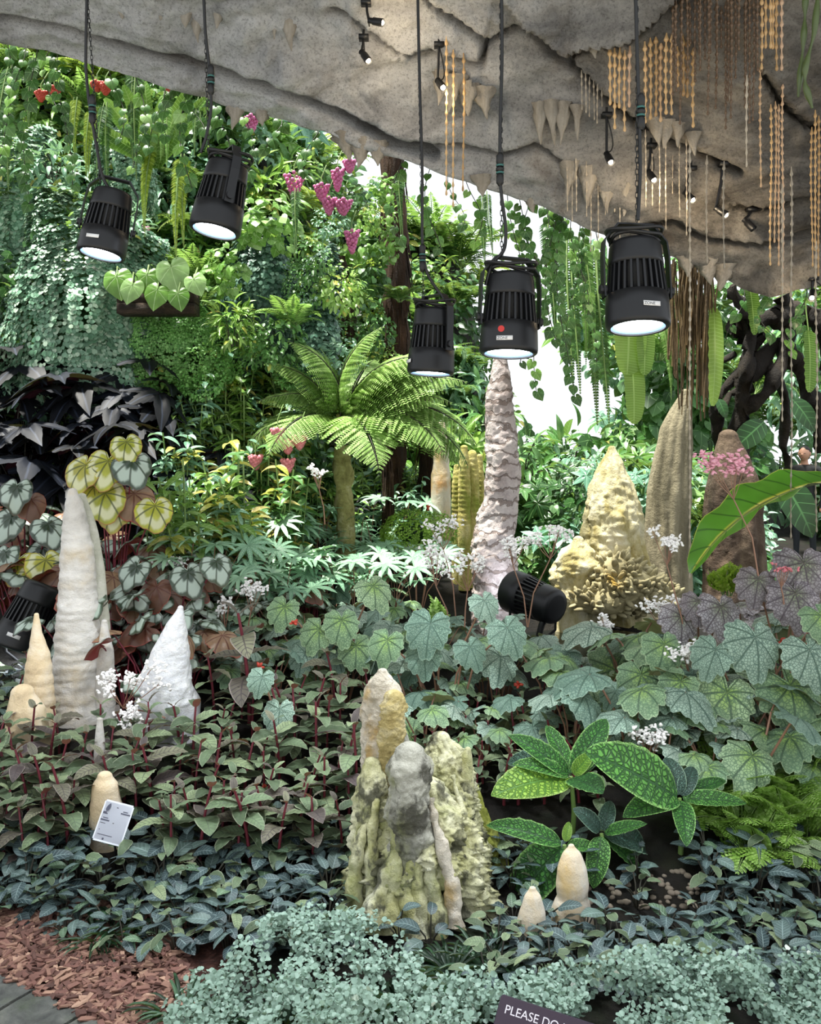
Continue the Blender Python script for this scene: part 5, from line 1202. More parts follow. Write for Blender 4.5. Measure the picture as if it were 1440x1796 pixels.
def lux_leaf(mat, n=9, W=.22):
    mb = MB()
    for i in range(n):
        a = -2.4 + 4.8 * i / (n - 1); T = ovate(W, 8, 2, .8, .7, .2, .7, .01); d = np.array([math.sin(a), math.cos(a), .15])
        M = frame((0, 0, 0), d, (0, 0, 1), .52 * (1 - .25 * abs(a) / 2.4)); mb.add(T[0] @ M[:3, :3].T, T[1], T[2], U(0, .3))
    return mb.mesh('leaf', mat)
lux = [lux_leaf(l_lux, 9), lux_leaf(l_lux, 8), lux_leaf(l_lux, 10, .18)]
luxd = [lux_leaf(l_dark, 7, .2)]

S_RED = [spec_redstem(i, velv + velv + velvp, h=.24 + .03 * (i % 3), ll=.10 + .012 * (i % 2)) for i in range(6)]
S_REDS = [spec_redstem(20 + i, velv, h=.2, ll=.075, nodes=4) for i in range(3)]
S_BLUE = [spec_rosette(i, blue + (velv[:2] if i in (1, 3) else []) + (blg[:1] if i in (2, 4) else []), .064 + .008 * (i % 3), 8, .07 + .02 * (i % 2)) for i in range(6)]
S_BEG = [spec_petioled(i, begA, m_stempk, 6, (.14, .34), .17, (.16, .27), .6) for i in range(4)]
S_BEGB = [spec_petioled(30 + i, begB, m_stempk, 5, (.16, .32), .17, (.18, .26), .45) for i in range(3)]
S_BEGP = [spec_petioled(10 + i, begP, m_stempk, 5, (.2, .38), .15, (.2, .3), .5) for i in range(2)]
S_REX = [spec_petioled(i, rexA + (rexR if i % 2 else []), m_stemred, 7, (.14, .36), .2, (.16, .24), .5) for i in range(4)]
S_DRK = [spec_petioled(i, drk, m_stemdk, 8, (.35, .80), .30, (.46, .66), .75) for i in range(3)]
S_LUX = [spec_petioled(i, lux, m_stempk, 6, (.25, .5), .22, (.28, .40), .3, pr=.003) for i in range(3)]
S_LUXD = [spec_petioled(i, luxd, m_stemdk, 5, (.25, .5), .2, (.24, .34), .4, pr=.003) for i in range(2)]
def spec_upright(seed, mat, yel, h=.8, n=6, ll=.13):
    r = random.Random(seed); mb = MB(); lv = MB()
    for s_ in range(n):
        x0, y0 = r.uniform(-.16, .16), r.uniform(-.1, .1); hh = h * r.uniform(.6, 1.1); bx_, by_ = r.uniform(-.12, .12), r.uniform(-.15, .05)
        f = lambda t_: np.array([x0 + bx_ * t_ * t_, y0 + by_ * t_ * t_, hh * t_])
        tube(mb, [f(t_) for t_ in np.linspace(-.05, 1, 8)], .0055, 5, cap=False); k_ = 16
        t_ = np.array([r.uniform(.3, 1) for _ in range(k_)]); pos = np.array([f(q) for q in t_]); a = NR.uniform(0, 6.28, k_)
        d = np.stack([np.cos(a), np.sin(a) - .2, NR.uniform(-.5, .5, k_)], -1)
        scatter(lv, T_OV6, pos, d, np.tile([0, -.4, 1.0], (k_, 1)), NR.uniform(.7, 1.25, k_) * ll, NR.uniform(.30, .42, k_) * ll, mi=int(r.random() < yel))
    return [('stems', mb.mesh('stems', m_stemgrn), np.eye(4)), ('foliage', lv.mesh('foliage', [mat, l_yel]), np.eye(4))]
S_UP = [spec_upright(i, m_, y_) for i, (m_, y_) in enumerate([(l_g4, .05), (l_g1, .2), (l_g2, .1), (l_g4, .2)])]

def rows(py0, py1, dpy, px0, px1, dpx, specs, hh, name, lab, cat, grp, sc_=(.85, 1.15), skip=None, rz=.7, pad=.0, ymax=7.5):
    py = py0; n = 0; k_ = 0
    while py <= py1:
        px = px0 + (k_ % 2) * dpx / 2
        while px <= px1:
            qx, qy = px + U(-.35, .35) * dpx, py + U(-.35, .35) * dpy; px += dpx
            if skip and skip(qx, qy): continue
            p = gtop(qx, qy, hh, 2.5, ymax)
            if wet(p) or not free(p, pad): continue
            place(RN.choice(specs), name, lab, cat, p, U(-rz, rz), U(*sc_), grp); n += 1
        py += dpy; k_ += 1
    return n
# bank behind: dark cut-leaf begonias, upright shrubs
for px, py, s_, lab in [(30, 660, 1.1, 'tall near-black cut-leaf begonia at the left edge'), (95, 700, 1.0, 'near-black cut-leaf begonia second from the left edge'), (165, 655, 1.0, 'near-black cut-leaf begonia below the big string cushion'), (235, 690, 1.0, 'near-black cut-leaf begonia right of the string cushion'), (215, 760, .9, 'near-black cut-leaf begonia above the yellow begonia'),
        (285, 770, .8, 'near-black cut-leaf begonia among the upright shrubs'), (40, 760, .9, 'low near-black cut-leaf begonia at the left edge'), (365, 790, .55, 'small near-black begonia left of the coral blooms'), (440, 830, .5, 'small near-black begonia below the coral blooms'), (265, 860, .5, 'near-black begonia right of the yellow begonia'), (120, 800, .7, 'near-black begonia above the tall white stalagmite'), (55, 635, 1.15, 'highest near-black cut-leaf begonia at the left edge'), (130, 680, 1.1, 'near-black cut-leaf begonia in front of the string cushion'), (200, 715, 1.0, 'near-black cut-leaf begonia left of the upright shrubs'), (15, 720, 1.1, 'near-black cut-leaf begonia cut by the left edge'), (250, 660, .95, 'near-black cut-leaf begonia below the trimmed hedge')]:
    place(RN.choice(S_DRK), 'cut_leaf_begonia', lab, 'plant', gtop(px, py, .72 * s_, 4.2), U(-.6, .6), s_)
for px, py, s_, lab in [(400, 880, .8, 'small dark palm-leaved begonia left of the jade ones'), (640, 880, .8, 'dark blue palm-leaved begonia below the tree fern'), (610, 895, .7, 'dark palm-leaved begonia beside the stone steps')]:
    place(RN.choice(S_LUXD), 'palm_leaf_begonia', lab, 'plant', gtop(px, py, .42 * s_, 4.2), U(-.6, .6), s_)
rows(600, 860, 40, 290, 520, 42, S_UP, .72, 'upright_shrub', 'upright shrub with slim stems and narrow leaves on the middle bank', 'plant', 'upright shrubs on the bank', (.7, 1.05))
rows(770, 900, 34, 520, 800, 46, S_UP[:3], .42, 'upright_shrub', 'low leafy shrub at the foot of the tree fern', 'plant', 'low shrubs under the tree fern', (.45, .7), skip=lambda x, y: 760 < x)
rows(880, 985, 30, 330, 740, 46, S_LUX, .46, 'jade_palm_begonia', 'begonia with jade finger-like leaflets in the middle of the bed', 'plant', 'jade palm-leaved begonias', (.75, 1.0), skip=lambda x, y: y < 900 and x < 420)
rows(870, 1120, 34, -10, 350, 44, S_REX, .34, 'rex_begonia', 'silver-banded begonia with red undersides on the left bank', 'plant', 'silver banded begonias', (.8, 1.1), skip=lambda x, y: (90 < x < 320 and y < 940) or (x < 120 and 1010 < y) or (x < 300 and y < 900))
rows(980, 1060, 34, 350, 560, 56, S_REX[:2] + S_BEGB[:1], .32, 'rex_begonia', 'silver-green begonia below the jade palm begonias', 'plant', 'silver-green begonias mid bed', (.65, .9))
# middle rows of begonias
rows(1010, 1130, 36, 400, 720, 62, S_BEG + S_BEGB, .32, 'green_begonia', 'green begonia with pointed veined leaves in the middle of the bed', 'plant', 'pointed green begonias', (.7, .95))
rows(1065, 1205, 46, 700, 1110, 84, S_BEGB + S_BEG, .32, 'veined_begonia', 'pale teal begonia with dark veins in front of the pool', 'plant', 'teal veined begonias', (.75, 1.0), ymax=4.85)
rows(1110, 1270, 50, 1090, 1500, 92, S_BEG, .34, 'veined_begonia', 'broad green begonia with dark veins on the right of the bed', 'plant', 'green veined begonias at right', (1.0, 1.3), ymax=5.0)
for px, py, s_, lab in [(1300, 1035, 1.0, 'low purplish begonia below the pink flower')]:
    place(RN.choice(S_BEGP), 'purple_begonia', lab, 'plant', gtop(px, py, .36 * s_, 3.4, 4.9), U(-.5, .5), s_)
def leafset(name, label, Y, base_px, leaves, stemm):
    g = gp(base_px, Y + .05); t = thing(name, label, 'plant', g); mb = MB()
    for i, (x, y, rpx, me) in enumerate(leaves):
        Yl = Y + U(-.06, .06) - .02 * (y > leaves[0][1]); p = np.array(at(x, y, Yl)) - np.array(g); s_ = rpx * 2.0 / FPX * Yl; a = math.atan2(p[0], .35) * .8 + U(-.3, .3)
        p = p + np.array([0, 0, .22 * s_])
        link('leaf', me, t, frame(p, (math.sin(a), -.55, -.75), (math.sin(a) * .3 + U(-.15, .15), -.75, .75), s_))
        tube(mb, [(p[0] * .15, .02, -.04), (p[0] * .5, p[1] * .5 + .06, p[2] * .65), (p[0] * .95, p[1] + .015, p[2] - .02), tuple(p)], [.006, .005, .004, .003], 5, cap=False)
    link('petioles', mb.mesh('petioles', stemm), t)
y_, s2, r_ = rexY[0], rexA[0], rexR[0]
leafset('yellow_begonia', 'yellow-green begonia with red-edged leaves behind the white stalagmite tip', 4.75, 200, [(150, 835, 44, y_), (190, 828, 44, rexY[1]), (232, 825, 42, s2), (185, 885, 46, y_), (165, 870, 36, rexY[1]), (205, 905, 40, rexY[1]), (236, 885, 44, r_), (272, 905, 40, y_), (222, 790, 34, rexY[1])], m_stemred)
leafset('yellow_begonia', 'bright yellow begonia just above the left floor spotlight', 4.75, 40, [(32, 1000, 38, y_), (80, 1000, 40, rexY[1]), (10, 985, 34, s2), (55, 1018, 30, y_)], m_stemred)
leafset('rex_begonia', 'bronze and silver begonia between the two white stalagmites', 4.45, 300, [(275, 1045, 34, r_), (330, 1020, 38, s2), (240, 1010, 36, rexA[1]), (345, 1108, 26, rexA[2]), (380, 1000, 34, rexA[1])], m_stemred)
leafset('rex_begonia', 'silver begonia at the left edge beside the white stalagmite tip', 4.9, 40, [(55, 890, 32, r_), (20, 925, 40, s2), (85, 935, 36, rexA[1]), (30, 870, 36, rexA[2]), (75, 975, 30, s2)], m_stemred)
gA, gB, gC, gD = begA[0], begA[1], begA[2], begA[3]
leafset('veined_begonia', 'large green begonia with broad leaves near the right edge', 3.75, 1330, [(1385, 1235, 72, gA), (1275, 1245, 70, gC), (1195, 1215, 44, gA), (1325, 1145, 62, gB), (1420, 1165, 58, gD), (1255, 1160, 46, gB), (1440, 1100, 46, gC)], m_stempk)
leafset('veined_begonia', 'green begonia with round scalloped leaves left of the largest one', 3.9, 1150, [(1125, 1205, 50, gC), (1165, 1150, 46, gA), (1185, 1255, 40, gA), (1110, 1265, 36, gC), (1215, 1200, 36, gB), (1080, 1225, 30, gD)], m_stempk)
leafset('veined_begonia', 'pale teal begonia with one big round leaf in the centre', 4.05, 780, [(755, 1115, 50, gB), (890, 1120, 44, gD), (850, 1068, 34, gB), (745, 1160, 40, gD), (825, 1150, 36, gB), (680, 1140, 40, gC)], m_stempk)
leafset('green_begonia', 'pointed green begonia above the centre stalagmite', 4.3, 590, [(600, 1105, 40, gA), (655, 1045, 40, gC), (560, 1120, 38, gC), (625, 1150, 40, gA), (535, 1160, 34, gD), (500, 1080, 36, gA)], m_stempk)
leafset('green_begonia', 'silvery veined begonia leaf low among the red-stemmed plants', 3.75, 490, [(490, 1260, 36, gB), (460, 1200, 30, gD)], m_stempk)
leafset('purple_begonia', 'purplish begonia with large leaves at the right edge', 4.1, 1390, [(1410, 1015, 62, begP[0]), (1395, 1065, 56, begP[1]), (1330, 1035, 44, begP[0]), (1440, 1090, 50, begP[1])], m_stempk)
leafset('purple_begonia', 'purple-grey begonia below the lime fern tuft', 4.2, 1240, [(1265, 1085, 48, begP[0]), (1195, 1100, 44, begP[1]), (1225, 1070, 36, begP[0])], m_stempk)
# velvety red-stemmed plants
rows(1165, 1420, 34, -40, 640, 52, S_RED, .27, 'red_stemmed_plant', 'velvety olive-leaved plant with dark red stem left of the centre stalagmite', 'plant', 'velvety red-stemmed plants at left', (.8, 1.15), rz=3, pad=.03, skip=lambda x, y: x < 350 and y < 1215)
rows(1190, 1330, 33, 640, 1080, 46, S_REDS, .2, 'red_stemmed_plant', 'small velvety green plant with red stem behind the centre stalagmite', 'plant', 'small velvety plants in the middle', (.8, 1.1), rz=3, pad=.04)
for px, py, s_, lab in [(438, 1075, 1.55, 'tallest dark purple-leaved red-stemmed plant above the others'), (555, 985, 1.2, 'red-stemmed plant with a furled purple top in the mid bed')]:
    place(spec_redstem(77, velvp, h=.34, ll=.12), 'red_stemmed_plant', lab, 'plant', gtop(px, py, .34 * s_), U(-3, 3), s_)
# blue-grey ground cover
rows(1450, 1640, 25, -30, 620, 44, S_BLUE, .09, 'blue_grey_creeper', 'low creeper with blue-grey leaves at the front left of the bed', 'plant', 'blue-grey creepers at left', (.85, 1.25), rz=3, pad=-.02, skip=lambda x, y: y > np.interp(x, [-50, 0, 100, 180, 300, 700], [1570, 1580, 1600, 1640, 1700, 1800]))
rows(1470, 1690, 27, 860, 1470, 46, S_BLUE, .09, 'blue_grey_creeper', 'low creeper with blue-grey leaves at the front right of the bed', 'plant', 'blue-grey creepers at right', (.8, 1.15), rz=3, pad=-.02, skip=lambda x, y: 1020 < x < 1230 and y < 1590 and RN.random() < .8)
for px, py, lab in [(925, 1600, 'dark four-leaved creeper shoot in front of the shorter orange stalagmite'), (700, 1600, 'grey-blue creeper shoot in front of the centre stalagmite foot'), (755, 1610, 'second creeper shoot at the centre stalagmite foot')]:
    place(spec_rosette(9, blue, .085, 5, .1), 'blue_grey_creeper', lab, 'plant', gtop(px, py, .11, 2.4, 2.95), U(-1, 1), 1.0)
rows(1165, 1235, 24, -30, 120, 34, S_BLUE + S_REDS, .10, 'blue_grey_creeper', 'low dark creeper around the left floor spotlight stand', 'plant', 'creepers by the left floor spotlight', (.9, 1.2), rz=3, pad=-.08)
# quilted big-leaved plants
quil = {k_: single(ovate(.52, 14, 8, .75, .5, .22, dr, .012, 7), 'leaf', m_) for k_, m_, dr in (('g', l_tex, .7), ('l', l_texl, .5), ('b', l_texb, 1.1), ('s', l_tex, .3))}
def quilted(label, px, py, Y, leaves):
    g = gp(px, Y); t = thing('quilted_plant', label, 'plant', g); hub = np.array(at(px, py, Y)) - np.array(g); mb = MB()
    tube(mb, [(0, 0, -.04), hub * .5 + [.01, 0, 0], hub], [.011, .009, .007], 8); link('stem', mb.mesh('stem', m_stemgrn), t)
    for k_, (x, y, L, W, key, dy) in enumerate(leaves):     # leaf tip seen at (x, y)
        tip = np.array(at(x, y, Y + dy)) - np.array(g); d = tip - hub; ln = np.linalg.norm(d) / .93
        up = nrm(np.array([0, -.75, 1.0]) + np.array([d[0] * 1.2, 0, .0])); M = frame(hub + nrm(d) * .012, d + np.array([0, 0, .18 * ln]), up, ln * L, ln * L * W); link('leaf', quil[key], t, M)
quilted('quilted plant with a big lime leaf, left of the dark-leaved one', 1002, 1362, 3.35, [(882, 1400, 1, 1.0, 'l', -.12), (885, 1330, 1, .7, 'b', .1), (905, 1300, 1, .6, 'g', .0), (960, 1275, 1, .6, 'g', .12), (1070, 1268, 1, .7, 'g', .1), (1048, 1395, 1, 1.25, 's', -.16), (1062, 1300, 1, .8, 'b', .12), (1040, 1325, .9, 1.0, 'l', -.02), (915, 1345, 1, .6, 'g', -.05)])
quilted('quilted plant with a large dark green leaf and upright stem', 1192, 1400, 3.3, [(1042, 1345, 1, 1.0, 's', -.1), (1085, 1325, 1, .7, 'b', .12), (1170, 1310, .8, 1.0, 'b', .08), (1225, 1340, .9, .9, 'b', .05), (1112, 1430, 1, .8, 'g', -.12), (1205, 1470, 1, .8, 'g', -.16), (1296, 1420, 1, .6, 's', -.05), (1275, 1375, 1, .5, 'g', .05)])
quilted('low quilted plant with a huge leaf behind the orange stalagmite', 990, 1482, 3.12, [(905, 1590, 1, 1.15, 'g', -.03), (885, 1460, 1.2, .55, 'g', .02), (1000, 1440, .8, .9, 'l', .05), (1060, 1500, .9, .6, 'g', .06)])
quilted('small quilted plant right of the orange stalagmite', 1055, 1462, 3.2, [(1045, 1545, 1, .9, 'g', -.1), (1148, 1490, 1, .9, 'b', .04), (1125, 1455, 1, .6, 's', -.06), (1015, 1420, .9, 1.0, 'b', -.02), (1075, 1405, .9, 1.0, 'b', .02), (1115, 1530, 1, .6, 's', .02)])
# lacy fern at right
l_lac = leafmat('lacy_fern_green', '6f9a3c', '96c056', 'b8d884', rough=.5, tr=.35)
LAC = [frond_mesh('frond', l_lac, .26, 14, .11, .02, 1.2 + .3 * i, .9, bip=6, seed=i) for i in range(3)]
for i, (px, py, s_) in enumerate([(1290, 1320, 1.0), (1340, 1345, 1.1), (1300, 1400, 1.0), (1375, 1390, 1.0), (1330, 1440, .9), (1420, 1330, 1.1), (1410, 1420, .9), (1250, 1370, .8), (1440, 1270, 1.0), (1390, 1290, .9)]):
    place(spec_fern(i, LAC if i % 3 else LAC[:2], 12, (.1, 1.2), (.8, 1.1)), 'lacy_fern', 'lacy bright green fern right of the quilted plants', 'fern', gtop(px, py, .16 * s_, 3.0, 4.2), U(-2, 2), s_, 'lacy ferns at right')
place(spec_fern(50, [frond_mesh('frond', leafmat('lime_fern', '86b030', 'a8cc44', 'c2dc6a', rough=.45, tr=.35), .16, 9, .09, .03, .7, .9, bip=3, seed=2)], 14, (.2, 1.3)), 'lime_fern', 'small lime green fern tuft below the pink flower', 'fern', at(1275, 1045, 4.35), 0, 1.0)
place(spec_fern(51, [frond_mesh('frond', l_g1, .3, 12, .10, .03, 1.2, 1.0, seed=3)], 12, (.4, 1.4)), 'bright_fern', 'bright green fern tuft left of the tall brown stalagmite', 'fern', gtop(770, 1020, .3, 4.0, 5.2), 0, 1.0)
# big variegated leaf at right
bl = at(1250, 1010, 4.1); t = thing('big_leaf_plant', 'big glossy yellow-green leaf reaching in from the right edge', 'plant', (gx(1500, 4.2), 4.2, float(G(gx(1500, 4.2), 4.2))))
b0 = np.array(at(1478, 842, 4.25)) - np.array(t.location); tipv = np.array(at(1246, 990, 4.05)) - np.array(t.location)
Tb = ovate(.29, 22, 10, .6, .5, .45, 1.0, .02, 4); d = tipv - b0; ln = np.linalg.norm(d) / .88
link('leaf', single(Tb, 'leaf', l_big), t, frame(b0, d + np.array([0, 0, .30]), (-.1, -.25, 1), ln))
mb = MB(); tube(mb, [(0, 0, -.05), b0 * [.4, .4, .5], b0 * [.9, .9, .95], b0], [.02, .017, .012, .01], 8); link('petiole', mb.mesh('petiole', m_stemgrn), t)
# ------------------------------------------------------------------ flowers
def umbel(px, py, w_, h, Y, mat, label, stem_to=None, n=60, sz=.0105, fork=True):
    c = at(px, py, Y); g0 = stem_to or (px + U(-20, 20), None); base = (at(g0[0], g0[1], Y) if g0[1] else gp(g0[0], Y)); s_ = Y / FPX
    t = thing('flower_cluster', label, 'flower', base); c = np.array(c) - np.array(base)
    mb = MB(); k0 = c - [0, 0, .07 + h * s_ * .5]; tube(mb, [(0, 0, 0), k0 * [.25, .4, .5], k0], [.0042, .0036, .003], 5)
    cl = [c + NR.normal(size=3) * [w_ * s_ * .26, .02, h * s_ * .22] for _ in range(7)]
    for q in cl: tube(mb, [k0, (k0 + q) / 2 - [0, 0, .01], q], .0018, 4, cap=False)
    link('stalk', mb.mesh('stalk', m_stempk), t); mb = MB()
    for i in range(n):
        q = cl[i % 7] + NR.normal(size=3) * [w_ * s_ * .10, .015, h * s_ * .13]; d = nrm(NR.normal(size=3) + [0, -.5, -.3]); k_ = 3
        for j in range(2):
            e = nrm(d + NR.normal(size=3) * .7); ball(mb, q + e * sz * .6, sz * .75, sz * 1.0, sz * .35, 6, 4, M=frame((0, 0, 0), e))
    link('petals', mb.mesh('petals', mat), t)
for px, py, w_, h, Y, lab, st in [(778, 922, 60, 40, 5.0, 'white flower cluster topmost left of the tall brown stalagmite', (800, 1090)), (765, 980, 60, 50, 4.6, 'white flower cluster below the topmost one, left', (790, 1110)), (820, 990, 60, 44, 4.5, 'white flower cluster in front of the tall brown stalagmite', (815, 1100)),
        (900, 950, 70, 36, 4.6, 'wide white flower cluster, left half of the forked pair above the floor spotlight', (925, 1100)), (965, 940, 66, 32, 4.6, 'wide white flower cluster, right half of the forked pair above the floor spotlight', (926, 1100)), (1170, 945, 66, 40, 4.2, 'white flower cluster on a long stalk before the olive stalagmite', (1205, 1180)),
        (1165, 1062, 76, 36, 4.3, 'white flower cluster below the coral mound', (1180, 1140)), (1063, 1092, 40, 30, 4.4, 'small white flower cluster below the pool', (1080, 1180)), (1210, 1143, 80, 34, 3.9, 'white flower cluster over the right green begonias', (1205, 1290)), (440, 1032, 60, 34, 4.6, 'white flower cluster above the tall purple red-stemmed plant', (435, 1110)),
        (395, 1060, 30, 40, 4.6, 'faint white flower cluster left of the tall purple plant', (400, 1140)), (215, 1190, 90, 44, 3.85, 'loose white flower sprays right of the tall white stalagmite foot', (290, 1260)), (225, 1255, 70, 44, 3.75, 'loose white flower sprays below the white stalagmites', (270, 1320)), (1130, 1290, 70, 46, 3.6, 'white flower cluster above the dark quilted leaf', (1140, 1360)), (1152, 1235, 26, 34, 3.8, 'little white flower cluster among green begonias', (1155, 1290)), (300, 985, 70, 26, 4.9, 'white flowers over the silver begonias', (300, 1040)), (560, 826, 40, 26, 5.6, 'pale lilac flower head above the jade palm begonias', (570, 920))]:
    umbel(px, py, w_, h, Y, m_petw, lab, st, n=max(40, int(w_ * 1.5)))
umbel(1287, 820, 84, 56, 4.0, m_petp, 'pink flower cluster on a tall stalk at right', (1330, 1010), 90, .0135)
umbel(1370, 995, 40, 16, 4.0, m_peto, 'small salmon flower buds above the purplish begonia', (1375, 1060), 20, .009)
for i, (px, py, Y) in enumerate([(515, 1092, 4.2), (910, 1200, 4.1), (460, 1385, 3.5), (1370, 1125, 3.9), (455, 1170, 4.0), (750, 890, 6.2)]):
    p = at(px, py, Y); mb = MB()
    for j in range(6): e = rnd_dir(1, .3)[0]; ball(mb, e * .012, .008, .014, .006, 6, 5, M=frame((0, 0, 0), e))
    place1('red_flower', mb.mesh('red_flower', m_petr), ['red flower right of the tall purple plant', 'red flower in the small velvety plants', 'red flower in the left velvety plants', 'red flower on the right green begonias', 'red flower below the tall purple plant', 'red flower behind the moss mound'][i], 'flower', p)

# ------------------------------------------------------------------ front ground cover, bark, edge, pebbles
def pilea(name, label, px0, px1, py_top, n, mound, seed):
    mb = MB(); k_ = n * 6; px = NR.uniform(px0, px1, k_); Y = NR.uniform(2.2, 3.08, k_); x = gx(px, Y); one = np.full(k_, float(seed))
    h = mound * (.35 + 1.1 * vn(np.stack([x * 7, Y * 7, one], -1), seed)); py = HZ + (CZ - h) / Y * FPX
    ok = (py > np.interp(px, *py_top)) & (vn(np.stack([x * 16, Y * 16, one], -1), seed + 2) > .42)
    for ox, oy, r_ in OCC: ok &= (x - ox) ** 2 + (Y - oy) ** 2 > (r_ - .03) ** 2
    ok &= ~((px > 850) & (px < 1090) & (Y < 2.31))
    x, Y, h = x[ok][:n], Y[ok][:n], h[ok][:n]
    P_ = np.stack([x, Y, h * NR.uniform(.2, 1.0, len(x)) ** .5 + G(x, Y)], -1); m_ = len(P_)
    d = nrm(NR.normal(size=(m_, 3)) * [1, 1, .4] + [0, -.4, 0]); nor = nrm(NR.normal(size=(m_, 3)) * .5 + [0, -.5, 1])
    scatter(mb, T_RND, P_, d, nor, NR.uniform(.008, .018, m_))
    return place1(name, mb.mesh(name, l_pilea), label, 'ground cover', (0, 0, 0), kind='stuff')
pilea('silver_ground_cover', 'silvery tiny-leaved ground cover in front of the centre stalagmite', 285, 900, ([285, 340, 420, 480, 600, 650, 700, 760, 850, 900], [1760, 1690, 1640, 1590, 1575, 1590, 1620, 1690, 1690, 1720]), 7000, .16, 3)
pilea('silver_ground_cover', 'silvery tiny-leaved ground cover at the front right around the dark sign', 880, 1500, ([880, 900, 1000, 1080, 1200, 1440, 1500], [1730, 1700, 1680, 1660, 1650, 1660, 1660]), 9000, .15, 8)
def tuft(px, py, s_, lab):
    mb = MB(); n = 90; a = NR.uniform(0, 6.28, n); p = np.stack([np.cos(a) * .05, np.sin(a) * .05, np.zeros(n)], -1) * NR.random((n, 1))
    d = np.stack([np.cos(a) * .8, np.sin(a) * .8, NR.uniform(.3, 1.2, n)], -1); scatter(mb, ovate(1, 6, 2, .5, .3, .1, 1.4), p, d, np.tile([0, 0, 1.0], (n, 1)), NR.uniform(.08, .15, n), .011)
    place1('grass_tuft', mb.mesh('grass_tuft', l_grass), lab, 'grass', gtop(px, py, .08, 2.2, 3.4), U(0, 6), s_, 'dark grass tufts')
for px, py, lab in [(170, 1620, 'dark grass tuft on the mulch edge at left'), (215, 1605, 'dark grass tuft behind the mulch edge tuft'), (320, 1740, 'dark grass tuft right of the mulch'), (350, 1770, 'lowest dark grass tuft right of the mulch'), (700, 1720, 'dark grass tuft in the silvery ground cover'), (790, 1680, 'dark grass tuft under the centre stalagmite'), (850, 1660, 'dark grass tuft left of the orange stalagmites'), (820, 1740, 'dark grass tuft left of the sign'), (880, 1690, 'dark grass tuft under the shorter orange stalagmite'), (500, 1750, 'dark grass tuft low in the silvery cover')]:
    tuft(px, py, 1.0, lab)
# bark mulch
m_chipb = stone('mulch_bed', [(.3, '2e1b16'), (.5, '4d2d25'), (.7, '6b443a')], 30, 1, 1.0, 90)
k = NT('bark_chip'); oi = k.n('ObjectInfo'); rn = k.n('Attribute', attribute_name='rnd'); tc = k.n('TexCoord')
no = k.n('TexNoise', {'Vector': tc.outputs['Object'], 'Scale': 60.0, 'Detail': 4.0})
bc = k.ramp(k.m('FRACT', k.m('ADD', oi.outputs['Random'], rn.outputs['Fac'])), [(0, C('5a3d35')), (.5, C('8a6055')), (.85, C('a8826e')), (1, C('caa48c'))])
m_chip = k.done(k.n('BsdfPrincipled', {'Base Color': k.mix(no.outputs[0], k.mix(.5, bc, (0, 0, 0, 1)), bc), 'Roughness': .85}))
mx0, mx1, my0, my1 = -1.75, -.55, 2.25, 3.12
gxx, gyy = np.meshgrid(np.linspace(mx0, mx1, 30), np.linspace(my0, my1, 24)); V = np.stack([gxx, gyy, .012 + 0 * gxx], -1).reshape(-1, 3); V[:, 2] += fbm(V * 9, 3, 2) * .015
mb = MB(); mb.add(V, grid_faces(30, 24)); mulch = tag(link('floor_mulch', mb.mesh('floor_mulch', m_chipb)), 'reddish bark mulch at the front left of the bed', kind='structure')
def chip_v(r):
    L, W, H = r.uniform(.022, .05), r.uniform(.008, .016), r.uniform(.003, .007)
    v = np.array([[x, y, z] for x in (-.5, .5) for y in (-.5, .5) for z in (-.5, .5)]) * [L, W, H]; v += NR.normal(size=(8, 3)) * [.004, .002, .0008]
    e = np.array(Matrix.Rotation(r.uniform(0, 6.28), 4, 'Z') @ Matrix.Rotation(r.uniform(-.35, .35), 4, 'X') @ Matrix.Rotation(r.uniform(-.3, .3), 4, 'Y')); return v, e
BF = [[0, 1, 3, 2], [4, 6, 7, 5], [0, 4, 5, 1], [2, 3, 7, 6], [0, 2, 6, 4], [1, 5, 7, 3]]
CH = [MB().add(chip_v(RN)[0], BF).mesh('bark_chip', m_chip, False) for _ in range(10)]
rest = MB(); cnt = 0
while cnt < 2600:
    x, y = U(mx0, mx1), U(my0, my1); px, py = 720 + x / y * FPX, HZ + CZ / y * FPX
    if px < -60 or px > 330 or py < 1590 or py > 1860 or py > 1734 + (px + 70) * .515 - 42: continue
    cnt += 1; v, e = chip_v(RN)
    if cnt <= 300:
        e[:3, 3] = (x, y, .034 + U(0, .004)); link('bark_chip', CH[cnt % 10], mulch, e)
    else:
        rest.add(v @ e[:3, :3].T + [x, y, .022 + U(0, .010)], BF, None, U(0, 1))
o = link('bark_chips', rest.mesh('bark_chips', m_chip, False), mulch); o['kind'] = 'stuff'
